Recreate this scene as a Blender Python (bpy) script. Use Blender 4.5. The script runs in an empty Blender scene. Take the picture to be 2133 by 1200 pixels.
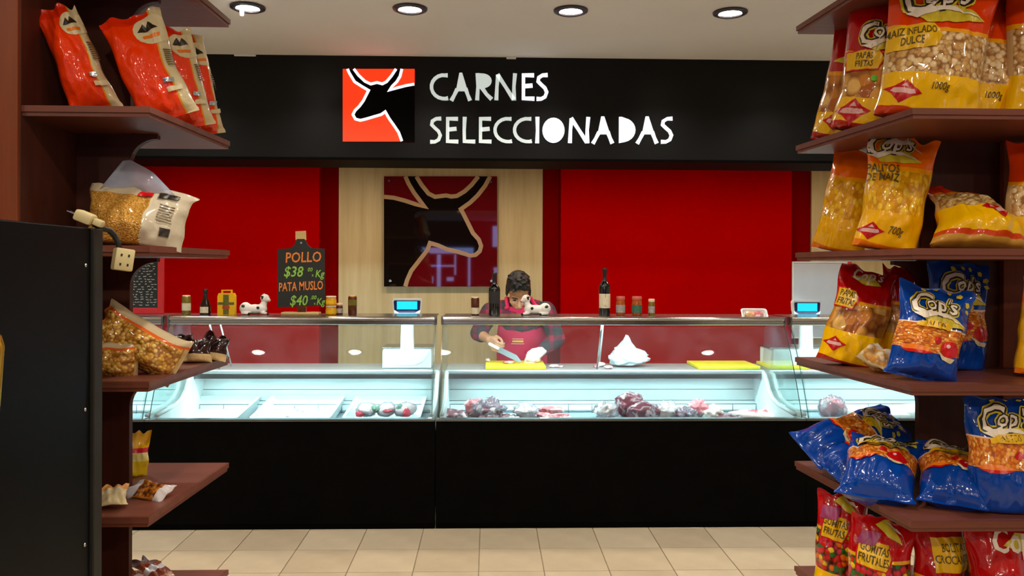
import bpy, bmesh, math, random
from mathutils import Vector, Matrix, noise
R = math.radians
PI = math.pi
rnd = random.Random(7)
SC = bpy.context.scene
C = SC.collection

# ------------------------------------------------------------------ camera, world, exposure
FPX = 1700.0
CAMZ = 1.52
YAW = R(1.6)
ROLL = 0.0036
HOR = 556.0
cF = Vector((math.sin(YAW), math.cos(YAW), 0))
cR0 = Vector((math.cos(YAW), -math.sin(YAW), 0))
cR = (cR0 + Vector((0, 0, ROLL))).normalized()
cU = (Vector((0, 0, 1)) - cR0 * ROLL).normalized()
CAMLOC = Vector((0, 0, CAMZ))
cam = bpy.data.cameras.new('camera')
cam.sensor_width = 36.0
cam.lens = 36.0 * FPX / 2133.0
cam.shift_y = -(600.0 - HOR) / 2133.0
cam.clip_start = 0.05
camo = bpy.data.objects.new('camera', cam)
C.objects.link(camo)
M = Matrix((cR, cU, -cF)).transposed().to_4x4()
M.translation = CAMLOC
camo.matrix_world = M
SC.camera = camo

W = bpy.data.worlds.new('world')
SC.world = W
W.use_nodes = True
W.node_tree.nodes['Background'].inputs[0].default_value = (1.0, 0.94, 0.86, 1)
W.node_tree.nodes['Background'].inputs[1].default_value = 0.36
SC.view_settings.view_transform = 'Standard'
SC.view_settings.look = 'None'
SC.view_settings.exposure = 0.0
SC.view_settings.gamma = 1.0
SC.view_settings.use_curve_mapping = False
SC.cycles.max_bounces = 8
SC.cycles.transparent_max_bounces = 16
SC.cycles.caustics_reflective = False
SC.cycles.caustics_refractive = False

CEIL = 2.735
WARM = (1.0, 0.93, 0.83)

def lamp(kind, name, loc, energy, color, rot=(0, 0, 0), size=0.1, sy=None, cone=None, blend=0.7):
    l = bpy.data.lights.new(name, kind)
    l.energy = energy
    l.color = color
    if kind == 'AREA':
        l.size = size
        if sy:
            l.shape = 'RECTANGLE'
            l.size_y = sy
    else:
        l.shadow_soft_size = size
    if kind == 'SPOT':
        l.spot_size = R(cone)
        l.spot_blend = blend
    o = bpy.data.objects.new(name, l)
    o.location = loc
    o.rotation_euler = rot
    C.objects.link(o)
    return o

# shop ceiling downlights: the four in view, the rows that carry on behind the camera, and added fill beams
DL_Y = 3.85
DL_X = [-1.136, -0.377, 0.381, 1.140]
for x in [-1.95] + DL_X + [1.88]:
    lamp('SPOT', 'downlight_beam', (x, DL_Y, CEIL - 0.018), 41, WARM, size=0.03, cone=150)
for y, e in ((0.9, 20), (-1.2, 40), (-3.4, 44)):
    for x in (-1.9, -0.62, 0.62, 1.9):
        lamp('SPOT', 'downlight_beam', (x, y, CEIL - 0.03), e, (1.0, 0.87, 0.70), size=0.05, cone=174, blend=0.4)
for x in (-0.40, 0.36):  # unseen pair added to brighten the aisle floor and bounce light upward
    lamp('SPOT', 'downlight_beam', (x, 1.95, CEIL - 0.03), 42, WARM, size=0.05, cone=84, blend=0.5)
for x in (-5.2, -3.2, 3.2, 5.2):  # unseen beams added so the floor throws light onto the ceiling
    for y in (0.2, 2.2, 4.2):
        lamp('SPOT', 'floor_bounce_beam', (x, y, CEIL - 0.03), 90, (1.0, 0.96, 0.92), size=0.05, cone=110, blend=0.5)
# the lamps over the butcher's aisle, behind the fascia
for x in (-2.3, -1.3, -0.3, 0.7, 1.7, 2.7):
    lamp('SPOT', 'aisle_beam', (x, 5.85, CEIL - 0.03), 40, (1.0, 0.84, 0.64), size=0.06, cone=150)
# the cold tubes inside the display cases
CASES = [(-3.35, -1.985), (-1.955, -0.325), (-0.29, 1.845), (1.875, 3.3)]
for a, b in CASES:
    lamp('AREA', 'case_tube_light', ((a + b) / 2, 5.125, 1.15), 17 * (b - a) / 2, (0.66, 0.95, 1.0),
         rot=(R(30), 0, 0), size=(b - a) * 0.9, sy=0.06)
    lamp('AREA', 'case_tube_light', ((a + b) / 2, 5.44, 0.774), 4.2 * (b - a) / 2, (0.56, 0.95, 1.0),
         rot=(R(-6), 0, 0), size=(b - a) * 0.86, sy=0.05)

def P(px, py, Y):
    d = cF + cR * ((px - 1066.5) / FPX) + cU * (-(py - HOR) / FPX)
    return CAMLOC + d * ((Y - CAMLOC.y) / d.y)
def PZ(px, py, Z):
    d = cF + cR * ((px - 1066.5) / FPX) + cU * (-(py - HOR) / FPX)
    return CAMLOC + d * ((Z - CAMLOC.z) / d.z)
def X(px, Y):
    return P(px, HOR, Y).x
def S(px, Y):
    return px * Y / FPX

# ------------------------------------------------------------------ helpers
def s2l(c):
    return tuple(((v / 255.0) / 12.92 if v <= 10.3 else ((v / 255.0 + 0.055) / 1.055) ** 2.4) for v in c) + (1.0,)

class NT:
    def __init__(s, name):
        s.m = bpy.data.materials.new(name)
        s.m.use_nodes = True
        s.t = s.m.node_tree
        s.b = s.t.nodes['Principled BSDF']
        s.out = s.t.nodes['Material Output']
    def n(s, typ, **kw):
        x = s.t.nodes.new(typ)
        for k, v in kw.items():
            setattr(x, k, v)
        return x
    def l(s, a, b):
        s.t.links.new(a, b)
    def coord(s, which='Object'):
        return s.n('ShaderNodeTexCoord').outputs[which]
    def noise(s, scale, detail=3, vec=None, rough=0.5):
        x = s.n('ShaderNodeTexNoise')
        x.inputs['Scale'].default_value = scale
        x.inputs['Detail'].default_value = detail
        x.inputs['Roughness'].default_value = rough
        s.l(vec if vec is not None else s.coord(), x.inputs['Vector'])
        return x.outputs['Fac']
    def math(s, op, a, b=None):
        x = s.n('ShaderNodeMath', operation=op)
        for i, v in enumerate((a, b)):
            if v is None:
                continue
            if isinstance(v, (int, float)):
                x.inputs[i].default_value = v
            else:
                s.l(v, x.inputs[i])
        return x.outputs[0]
    def ramp(s, fac, stops, interp='LINEAR'):
        x = s.n('ShaderNodeValToRGB')
        r = x.color_ramp
        r.interpolation = interp
        while len(r.elements) < len(stops):
            r.elements.new(0.5)
        for e, (p, c) in zip(r.elements, stops):
            e.position = p
            e.color = c
        s.l(fac, x.inputs[0])
        return x.outputs[0]
    def mix(s, fac, a, b, typ='MIX'):
        x = s.n('ShaderNodeMix', data_type='RGBA', blend_type=typ)
        for i, v in ((0, fac), (6, a), (7, b)):
            if isinstance(v, (int, float)):
                x.inputs[i].default_value = v
            elif isinstance(v, tuple):
                x.inputs[i].default_value = v
            else:
                s.l(v, x.inputs[i])
        return x.outputs[2]
    def bump(s, h, strength=0.3, dist=0.01):
        x = s.n('ShaderNodeBump')
        x.inputs['Strength'].default_value = strength
        x.inputs['Distance'].default_value = dist
        s.l(h, x.inputs['Height'])
        s.l(x.outputs[0], s.b.inputs['Normal'])

def mat(name, rgb, rough=0.5, metal=0.0, var=0.12, scale=8.0, bump=0.0, bscale=60, coat=0.0, stretch=None, spec=0.5, emit=None, es=1.0):
    """Plain procedural surface: base colour broken up by noise, optional fine relief."""
    s = NT(name)
    c = s2l(rgb)
    vec = s.coord()
    if stretch:
        mp = s.n('ShaderNodeMapping')
        mp.inputs['Scale'].default_value = stretch
        s.l(vec, mp.inputs['Vector'])
        vec = mp.outputs[0]
    lo = tuple(v * (1 - var) for v in c[:3]) + (1,)
    hi = tuple(min(1, v * (1 + var)) for v in c[:3]) + (1,)
    s.l(s.ramp(s.noise(scale, 4, vec), [(0.3, lo), (0.7, hi)]), s.b.inputs['Base Color'])
    s.b.inputs['Roughness'].default_value = rough
    s.b.inputs['Metallic'].default_value = metal
    s.b.inputs['Coat Weight'].default_value = coat
    s.b.inputs['Coat Roughness'].default_value = 0.08
    s.b.inputs['Specular IOR Level'].default_value = spec
    if emit:
        s.b.inputs['Emission Color'].default_value = s2l(emit)
        s.b.inputs['Emission Strength'].default_value = es
    if bump:
        s.bump(s.noise(bscale, 4, vec), bump)
    return s.m

def glass_mat(name, tint=(0.93, 0.98, 0.97), haze=0.02, refl=0.75, ior=1.5):
    s = NT(name)
    tr = s.n('ShaderNodeBsdfTransparent')
    tr.inputs[0].default_value = tint + (1,)
    gl = s.n('ShaderNodeBsdfGlossy')
    gl.inputs['Roughness'].default_value = 0.02
    fr = s.n('ShaderNodeFresnel')
    fr.inputs[0].default_value = ior
    mx = s.n('ShaderNodeMixShader')
    s.l(s.math('MULTIPLY', fr.outputs[0], refl), mx.inputs[0])
    s.l(tr.outputs[0], mx.inputs[1])
    s.l(gl.outputs[0], mx.inputs[2])
    df = s.n('ShaderNodeBsdfDiffuse')
    df.inputs[0].default_value = (0.72, 0.76, 0.95, 1)
    m2 = s.n('ShaderNodeMixShader')
    sm = s.ramp(s.noise(5, 4), [(0.35, (haze * 0.4,) * 3 + (1,)), (0.7, (haze * 1.6,) * 3 + (1,))])
    s.l(sm, m2.inputs[0])
    s.l(mx.outputs[0], m2.inputs[1])
    s.l(df.outputs[0], m2.inputs[2])
    s.l(m2.outputs[0], s.out.inputs[0])
    return s.m

class MB:
    """collects shapes; build() links them as one mesh object"""
    def __init__(s):
        s.bm = bmesh.new()
        s.uv = None
    def box(s, lo, hi, bev=0.0, rot=None, about=None):
        a, b = Vector(lo), Vector(hi)
        vs = [s.bm.verts.new((x, y, z)) for x in (a.x, b.x) for y in (a.y, b.y) for z in (a.z, b.z)]
        fs = [(0, 1, 3, 2), (4, 6, 7, 5), (0, 4, 5, 1), (2, 3, 7, 6), (0, 2, 6, 4), (1, 5, 7, 3)]
        ff = [s.bm.faces.new([vs[i] for i in f]) for f in fs]
        if rot is not None:
            bmesh.ops.rotate(s.bm, verts=vs, cent=about if about is not None else (a + b) / 2, matrix=rot)
        if bev:
            es = list({e for f in ff for e in f.edges})
            bmesh.ops.bevel(s.bm, geom=es, offset=bev, segments=2, affect='EDGES', profile=0.5)
        return s
    def prism(s, pts, axis, a, b):
        """outline in the plane across axis, extruded from a to b. axis x: (y,z), y: (x,z), z: (x,y)"""
        def mk(p, d):
            return {'x': (d, p[0], p[1]), 'y': (p[0], d, p[1]), 'z': (p[0], p[1], d)}[axis]
        v0 = [s.bm.verts.new(mk(p, a)) for p in pts]
        v1 = [s.bm.verts.new(mk(p, b)) for p in pts]
        n = len(pts)
        s.bm.faces.new(v0)
        s.bm.faces.new(list(reversed(v1)))
        for i in range(n):
            j = (i + 1) % n
            s.bm.faces.new((v0[i], v1[i], v1[j], v0[j]))
        return s
    def lathe(s, prof, c=(0, 0, 0), n=24, mtx=None):
        """profile of (r, z) about z"""
        c = Vector(c)
        rings = []
        for r, z in prof:
            ring = []
            for i in range(n):
                a = 2 * PI * i / n
                p = Vector((r * math.cos(a), r * math.sin(a), z))
                if mtx is not None:
                    p = mtx @ p
                ring.append(s.bm.verts.new(c + p))
            rings.append(ring)
        for k in range(len(rings) - 1):
            for i in range(n):
                j = (i + 1) % n
                s.bm.faces.new((rings[k][i], rings[k][j], rings[k + 1][j], rings[k + 1][i]))
        s.bm.faces.new(list(reversed(rings[0])))
        s.bm.faces.new(rings[-1])
        return s
    def tube(s, pts, r, n=8, r1=None):
        pts = [Vector(p) for p in pts]
        rings = []
        m = len(pts)
        up = None
        for i, p in enumerate(pts):
            d = (pts[min(i + 1, m - 1)] - pts[max(i - 1, 0)]).normalized()
            if up is None:
                up = d.orthogonal().normalized()
            up = (up - d * up.dot(d)).normalized()
            w = d.cross(up)
            rr = r if r1 is None else r + (r1 - r) * i / (m - 1)
            rings.append([s.bm.verts.new(p + (up * math.cos(2 * PI * k / n) + w * math.sin(2 * PI * k / n)) * rr) for k in range(n)])
        for a, b in zip(rings, rings[1:]):
            for i in range(n):
                j = (i + 1) % n
                s.bm.faces.new((a[i], a[j], b[j], b[i]))
        s.bm.faces.new(list(reversed(rings[0])))
        s.bm.faces.new(rings[-1])
        return s
    def ball(s, c, r, mtx=None, u=16, v=10, fn=None):
        c = Vector(c)
        rr = Vector(r) if not isinstance(r, (int, float)) else Vector((r, r, r))
        res = bmesh.ops.create_uvsphere(s.bm, u_segments=u, v_segments=v, radius=1.0)
        for q in res['verts']:
            p = q.co.copy()
            if fn:
                p = fn(p)
            p = Vector((p.x * rr.x, p.y * rr.y, p.z * rr.z))
            if mtx is not None:
                p = mtx @ p
            q.co = c + p
        return s
    def cap(s, p0, r0, p1, r1, n=12):
        """tapered capsule"""
        p0, p1 = Vector(p0), Vector(p1)
        d = p1 - p0
        L = d.length
        q = d.to_track_quat('Z', 'Y').to_matrix()
        prof = [(r0 * math.sin(a), -r0 * math.cos(a)) for a in (R(15), R(40), R(65), R(90))]
        prof += [(r1 * math.cos(a), L + r1 * math.sin(a)) for a in (0, R(25), R(50), R(75))]
        return s.lathe(prof, p0, n, q)
    def loft(s, secs, n=20, power=2.0):
        """horizontal super-ellipse sections (cx, cy, z, rx, ry)"""
        rings = []
        for cx, cy, z, rx, ry in secs:
            ring = []
            for i in range(n):
                a = 2 * PI * i / n
                ca, sa = math.cos(a), math.sin(a)
                ring.append(s.bm.verts.new((cx + rx * math.copysign(abs(ca) ** (2 / power), ca), cy + ry * math.copysign(abs(sa) ** (2 / power), sa), z)))
            rings.append(ring)
        for a, b in zip(rings, rings[1:]):
            for i in range(n):
                j = (i + 1) % n
                s.bm.faces.new((a[i], a[j], b[j], b[i]))
        s.bm.faces.new(list(reversed(rings[0])))
        s.bm.faces.new(rings[-1])
        return s
    def stroke(s, pts, w, y0, y1, closed=False):
        """flat stroke in the x-z plane with thickness y0..y1; one solid with mitred joints"""
        pts = [Vector((p[0], p[1])) for p in pts]
        m = len(pts)
        L, Rr = [], []
        for i, p in enumerate(pts):
            if closed:
                d0 = (p - pts[i - 1]).normalized()
                d1 = (pts[(i + 1) % m] - p).normalized()
            else:
                d0 = (p - pts[i - 1]).normalized() if i else (pts[1] - p).normalized()
                d1 = (pts[i + 1] - p).normalized() if i < m - 1 else d0
            t = d0 + d1
            if t.length < 1e-4:
                t = d1
            t.normalize()
            nrm = Vector((-t.y, t.x))
            k = 1 / max(0.5, abs(nrm.dot(Vector((-d1.y, d1.x)))))
            ww = w[i] if isinstance(w, (list, tuple)) else w
            L.append(p + nrm * (ww / 2 * k))
            Rr.append(p - nrm * (ww / 2 * k))
        vs = [[s.bm.verts.new((q.x, yy, q.y)) for q in arr] for yy in (y0, y1) for arr in (L, Rr)]
        l0, r0, l1, r1 = vs
        rng = range(m if closed else m - 1)
        for i in rng:
            j = (i + 1) % m
            s.bm.faces.new((l0[i], l0[j], r0[j], r0[i]))
            s.bm.faces.new((l1[i], r1[i], r1[j], l1[j]))
            s.bm.faces.new((l0[i], l1[i], l1[j], l0[j]))
            s.bm.faces.new((r0[i], r0[j], r1[j], r1[i]))
        if not closed:
            s.bm.faces.new((l0[0], r0[0], r1[0], l1[0]))
            s.bm.faces.new((l0[-1], l1[-1], r1[-1], r0[-1]))
        return s
    def build(s, name, m, parent=None, smooth=False, angle=None, keep_normals=False):
        if not keep_normals:
            bmesh.ops.recalc_face_normals(s.bm, faces=s.bm.faces)
        me = bpy.data.meshes.new(name)
        s.bm.to_mesh(me)
        s.bm.free()
        if m:
            me.materials.append(m)
        if smooth:
            me.shade_smooth()
            if angle:
                me.set_sharp_from_angle(angle=R(angle))
        o = bpy.data.objects.new(name, me)
        C.objects.link(o)
        if parent is not None:
            o.parent = parent
        return o

def tag(o, label, cat, group=None):
    o['label'] = label
    o['category'] = cat
    if group:
        o['group'] = group
    return o
def thing(name, label, cat, loc=(0, 0, 0), group=None, rot=None):
    o = bpy.data.objects.new(name, None)
    o.empty_display_size = 0.05
    C.objects.link(o)
    o.location = loc
    if rot is not None:
        o.rotation_euler = rot
    return tag(o, label, cat, group)
def struct(name, mb, m, parent=None, **k):
    o = mb.build(name, m, parent, **k)
    if parent is None:
        o['kind'] = 'structure'
    return o
def remesh(o, vox, smooth=3):
    r = o.modifiers.new('remesh', 'REMESH')
    r.mode = 'VOXEL'
    r.voxel_size = vox
    r.use_smooth_shade = True
    if smooth:
        q = o.modifiers.new('smooth', 'SMOOTH')
        q.iterations = smooth
        q.factor = 0.5
    return o

_tc = {}
def text2d(txt, size, shear=0.0, off=0.0, sx=1.0, align='CENTER', grow=0.0):
    """(verts, faces) of flat lettering, centred"""
    k = (txt, shear, off, align)
    if k not in _tc:
        cu = bpy.data.curves.new('t', 'FONT')
        cu.body = txt
        cu.size = 1.0
        cu.shear = shear
        cu.offset = off
        cu.align_x = align
        cu.align_y = 'CENTER'
        cu.resolution_u = 2
        cu.fill_mode = 'FRONT'
        o = bpy.data.objects.new('t', cu)
        C.objects.link(o)
        dg = bpy.context.evaluated_depsgraph_get()
        me = bpy.data.meshes.new_from_object(o.evaluated_get(dg))
        _tc[k] = ([(v.co.x, v.co.y) for v in me.vertices], [tuple(p.vertices) for p in me.polygons])
        bpy.data.meshes.remove(me)
        bpy.data.objects.remove(o)
        bpy.data.curves.remove(cu)
    V, F = _tc[k]
    if grow:      # thick backing: the same lettering repeated round a small circle
        V2, F2 = [], []
        for i in range(10):
            a = 2 * PI * i / 10
            F2 += [tuple(q + len(V2) for q in f) for f in F]
            V2 += [(x + grow * math.cos(a), y + grow * math.sin(a)) for x, y in V]
        V, F = V2, F2
    return [(x * size * sx, y * size) for x, y in V], F
def flat_text(name, txt, size, m, parent, pos, shear=0, off=0, sx=1.0, rot=0.0, depth=0.0):
    """lettering on a surface that faces -y; pos local to parent"""
    V, F = text2d(txt, size, shear, off, sx)
    bm = bmesh.new()
    c, sn = math.cos(rot), math.sin(rot)
    vs = [bm.verts.new((pos[0] + x * c - z * sn, pos[1], pos[2] + x * sn + z * c)) for x, z in V]
    for f in F:
        try:
            bm.faces.new([vs[i] for i in f])
        except ValueError:
            pass
    b = MB()
    b.bm.free()
    b.bm = bm
    return b.build(name, m, parent, keep_normals=True)
# ------------------------------------------------------------------ materials
def wood_mat(name, a, b, rough=0.45, axis=(1, 12, 12), sc=2.5, coat=0.0):
    s = NT(name)
    mp = s.n('ShaderNodeMapping')
    mp.inputs['Scale'].default_value = axis
    s.l(s.coord(), mp.inputs['Vector'])
    n1 = s.noise(sc, 6, mp.outputs[0], 0.65)
    s.l(s.ramp(n1, [(0.3, s2l(a)), (0.7, s2l(b))]), s.b.inputs['Base Color'])
    s.b.inputs['Roughness'].default_value = rough
    s.b.inputs['Specular IOR Level'].default_value = 0.3
    s.bump(n1, 0.08)
    return s.m
M_shelf = wood_mat('mahogany_laminate', (100, 54, 40), (116, 64, 50), 0.42)
M_post = wood_mat('mahogany_board', (116, 52, 18), (130, 60, 24), 0.5, (12, 12, 1))
M_panel = wood_mat('dark_mahogany_board', (66, 28, 17), (80, 36, 22), 0.5, (12, 12, 1))
M_oak = wood_mat('pale_oak_laminate', (186, 160, 112), (212, 188, 142), 0.4, (6, 6, 0.35), 2.2)
M_pine = wood_mat('pine_board', (196, 160, 104), (216, 182, 126), 0.5)
M_black = mat('black_gloss_laminate', (9, 9, 8), 0.34, spec=0.22, var=0.2, bump=0.02, bscale=20)
M_blackbase = mat('black_base_laminate', (8, 7, 6), 0.6, var=0.2, spec=0.03)
M_cab = mat('black_cabinet_paint', (3, 4, 7), 0.45, spec=0.10, var=0.2, bump=0.02, bscale=15)
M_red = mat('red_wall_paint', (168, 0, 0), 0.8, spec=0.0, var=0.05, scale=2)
M_darkred = mat('recess_shade_red', (124, 0, 0), 0.8, spec=0.0, var=0.05, scale=2)  # wall red darkened: shade of the recesses put into the colour
M_ceil = mat('cream_ceiling_paint', (234, 235, 236), 0.8, var=0.03, scale=2)
M_wall = mat('cream_wall_paint', (206, 192, 168), 0.8, var=0.03)
M_grout = mat('floor_grout', (158, 140, 114), 0.9)
M_steel = mat('brushed_steel', (190, 190, 188), 0.25, 1.0, var=0.08, stretch=(2, 60, 60))
M_chrome = mat('polished_rail', (196, 193, 188), 0.2, 1.0, var=0.04)
M_steeld = mat('dark_steel_edge', (120, 126, 130), 0.3, 1.0, var=0.1)
M_plast = mat('white_plastic', (232, 236, 236), 0.35, var=0.03)
M_white = mat('white_enamel', (236, 240, 240), 0.3, var=0.02)
M_tray = mat('white_tray', (226, 232, 232), 0.35, var=0.03)
M_glass = glass_mat('case_glass', haze=0.028, refl=1.0)  # haze imitates a bluish veil of reflections, mixed in as diffuse colour
M_endglass = glass_mat('end_glass', haze=0.02, refl=0.3)
M_glassedge = mat('green_glass_edge', (60, 92, 86), 0.2, var=0.1)
M_tube = mat('tube_glow', (230, 250, 255), emit=(215, 248, 255), es=3.0)
M_disc = mat('lamp_disc', (255, 250, 240), emit=(255, 246, 228), es=14.0)
M_trim = mat('dark_lamp_trim', (52, 46, 56), 0.35)
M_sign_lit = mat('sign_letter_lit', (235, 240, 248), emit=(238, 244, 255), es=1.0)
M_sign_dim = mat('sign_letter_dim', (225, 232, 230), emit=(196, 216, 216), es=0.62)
M_sign_or = mat('sign_orange_lit', (240, 60, 20), emit=(252, 52, 12), es=0.95)
M_pic_bg = mat('maroon_acrylic', (96, 10, 16), 0.025, var=0.05)
M_pic_blk = mat('black_acrylic', (20, 13, 10), 0.03, var=0.05)
M_pic_tan = mat('tan_acrylic', (178, 142, 104), 0.15, var=0.05)
M_chalkb = mat('chalkboard_black', (24, 27, 22), 0.6, var=0.25)
M_chalko = mat('chalk_orange', (226, 128, 50), 0.8, var=0.2, scale=80)
M_chalkg = mat('chalk_green', (140, 190, 70), 0.8, var=0.2, scale=80)
M_chalkw = mat('chalk_white', (205, 205, 205), 0.8, var=0.15, scale=80)
M_redframe = mat('red_frame_paint', (206, 44, 48), 0.4)
M_yellowb = mat('yellow_cutting_board', (236, 214, 40), 0.45, var=0.06)
M_gold = mat('gilt_metal', (214, 170, 70), 0.22, 1.0, var=0.1)
M_socket = mat('ivory_plastic', (206, 190, 140), 0.45, var=0.06)
M_cable = mat('black_cable', (18, 17, 16), 0.5)
M_skin = mat('skin', (198, 142, 108), 0.5, var=0.07, scale=20)
M_hair = mat('black_hair', (16, 13, 12), 0.32, var=0.3, scale=60, bump=0.4, bscale=140, stretch=(3, 3, 1))
M_apron = mat('crimson_apron', (214, 24, 78), 0.7, var=0.08, bump=0.05)
M_trous = mat('dark_trousers', (34, 36, 44), 0.8)
M_lip = mat('lips', (150, 84, 74), 0.5)
M_eye = mat('eye_dark', (30, 22, 18), 0.25)
M_blade = mat('knife_steel', (110, 110, 110), 0.45, 1.0, var=0.05)
M_bagw = mat('thin_white_plastic', (226, 230, 236), 0.3, var=0.05, bump=0.3, bscale=30)

def plaid_mat():
    s = NT('plaid_shirt')
    sep = s.n('ShaderNodeSeparateXYZ')
    s.l(s.coord(), sep.inputs[0])
    def band(ch, f, w):
        v = s.math('FRACT', s.math('MULTIPLY', sep.outputs[ch], f))
        return s.math('LESS_THAN', v, w)
    a = s.math('MULTIPLY', s.math('ADD', band(0, 11, 0.30), band(2, 11, 0.36)), 0.5)
    col = s.ramp(a, [(0.0, s2l((44, 50, 56))), (0.5, s2l((98, 34, 54))), (1.0, s2l((150, 30, 62)))])
    s.l(col, s.b.inputs['Base Color'])
    s.b.inputs['Roughness'].default_value = 0.85
    s.bump(s.noise(120, 2), 0.1)
    return s.m
M_plaid = plaid_mat()

def tile_mat():
    s = NT('beige_floor_tile')
    oi = s.n('ShaderNodeObjectInfo')
    n1 = s.noise(5, 5)
    base = s.ramp(n1, [(0.3, s2l((184, 168, 142))), (0.7, s2l((206, 190, 162)))])
    col = s.mix(0.22, base, s.ramp(oi.outputs['Random'], [(0, s2l((165, 142, 110))), (1, s2l((222, 206, 176)))]))
    s.l(col, s.b.inputs['Base Color'])
    s.b.inputs['Roughness'].default_value = 0.32
    s.bump(s.noise(14, 4), 0.05)
    return s.m
M_tile = tile_mat()

def meat_mat(name, a, b, fat, fatlvl=0.6, sc=14):
    s = NT(name)
    n1 = s.noise(sc, 5, None, 0.6)
    n2 = s.noise(sc * 2.2, 3)
    c1 = s.ramp(n2, [(0.3, s2l(a)), (0.7, s2l(b))])
    m = s.ramp(n1, [(fatlvl - 0.04, (0, 0, 0, 1)), (fatlvl + 0.04, (1, 1, 1, 1))])
    s.l(s.mix(m, c1, s2l(fat)), s.b.inputs['Base Color'])
    s.b.inputs['Roughness'].default_value = 0.25
    s.bump(n2, 0.3)
    return s.m
M_meatd = meat_mat('dark_beef', (86, 22, 40), (122, 36, 52), (206, 176, 180), 0.56)
M_meatp = meat_mat('pink_meat', (196, 96, 108), (214, 128, 134), (232, 212, 212), 0.55)
M_meatw = meat_mat('pale_poultry', (226, 190, 184), (236, 212, 204), (206, 120, 124), 0.62)
M_meatpl = meat_mat('plum_meat', (96, 52, 66), (140, 84, 98), (214, 196, 200), 0.56)
M_wrap = glass_mat('cling_film', (0.96, 0.97, 0.98), 0.16, 0.9)

# ------------------------------------------------------------------ room shell
YB = 4.73           # front of the counter
ZB = 0.624          # top of its black base
YW = 6.90           # back wall
fl = struct('floor', MB().box((-8.0, -8.0, -0.06), (8.0, YW + 0.12, -0.006)), M_grout)
TS = 0.327
xj = P(1000, 1105, YB).x            # a joint of the tile grid, seen just under the counter
yj = PZ(1066, 1143, 0).y
tmb = MB().box((0.0025, 0.0025, -0.0055), (TS - 0.0025, TS - 0.0025, 0.0), bev=0.0012)
tile0 = tmb.build('tile', M_tile, fl)
first = True
for j in range(-14, 3):
    for i in range(-7, 8):
        if j == 2:
            continue
        o = tile0 if first else tile0.copy()
        if not first:
            C.objects.link(o)
        first = False
        o.parent = fl
        o.location = (xj + i * TS, yj + j * TS, 0.0)
struct('ceiling', MB().box((-8.0, -8.0, CEIL), (8.0, YW + 0.12, CEIL + 0.08)), M_ceil)
struct('wall_left', MB().box((-3.8, YB, 0), (-3.7, YW, CEIL)), M_wall)
struct('wall_right', MB().box((3.7, YB, 0), (3.8, YW, CEIL)), M_wall)
wf = struct('wall_front', MB().box((-3.2, -8.1, 0), (3.2, -8.0, CEIL)), M_panel)
M_day = mat('daylit_pane', (150, 165, 235), emit=(150, 168, 240), es=7.0)
w1 = struct('window_1', MB().box((-1.9, -8.0, 0.85), (-0.3, -7.985, 2.12)), M_blackbase)
for q in ((-1.80, -0.42, 1.87, 2.02), (-1.38, -1.28, 0.95, 1.84), (-0.92, -0.88, 1.30, 1.84), (-0.56, -0.50, 1.00, 1.84), (-1.70, -0.92, 1.52, 1.56), (-1.66, -1.48, 1.08, 1.26), (-1.12, -0.94, 1.14, 1.24)):
    MB().box((q[0], -7.984, q[2]), (q[1], -7.978, q[3])).build('pane', M_day, w1)
w2 = struct('window_2', MB().box((0.05, -8.0, 1.3), (0.5, -7.985, 2.66)), M_blackbase)
for q in ((0.09, 0.46, 2.05, 2.60), (0.12, 0.46, 1.34, 1.5)):
    MB().box((q[0], -7.984, q[2]), (q[1], -7.978, q[3])).build('pane', M_day, w2)
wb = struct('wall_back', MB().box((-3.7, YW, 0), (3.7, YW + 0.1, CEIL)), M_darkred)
def wallpanel(pa, pb, m, name, dy):
    xa, xb = X(pa, YW - dy), X(pb, YW - dy)
    return MB().box((xa, YW - dy, 0.02), (xb, YW - 0.002, CEIL - 0.02), bev=0.003).build(name, m, wb)
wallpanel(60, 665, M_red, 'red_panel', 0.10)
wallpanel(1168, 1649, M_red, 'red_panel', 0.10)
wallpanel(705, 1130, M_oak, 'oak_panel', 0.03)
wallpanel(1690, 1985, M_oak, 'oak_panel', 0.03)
# black fascia over the counter
ZF = P(1066, 331, YB).z
fas = struct('wall_fascia', MB().box((-3.7, YB, ZF), (3.7, YB + 0.36, CEIL), bev=0.002), M_black)
MB().box((-3.7, YB - 0.012, ZF - 0.014), (3.7, YB + 0.37, ZF - 0.0005), bev=0.002).build('bottom_trim', M_blackbase, fas)
for px, w in ((510, 22), (1065, 10)):  # white bits standing in for two small spots of light
    c = P(px, 118, YB - 0.012)
    MB().box((c.x - S(w, YB), YB - 0.014, CEIL - 0.012), (c.x + S(w, YB), YB - 0.002, CEIL - 0.001), bev=0.002).build('light_spot', M_plast, fas)

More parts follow.
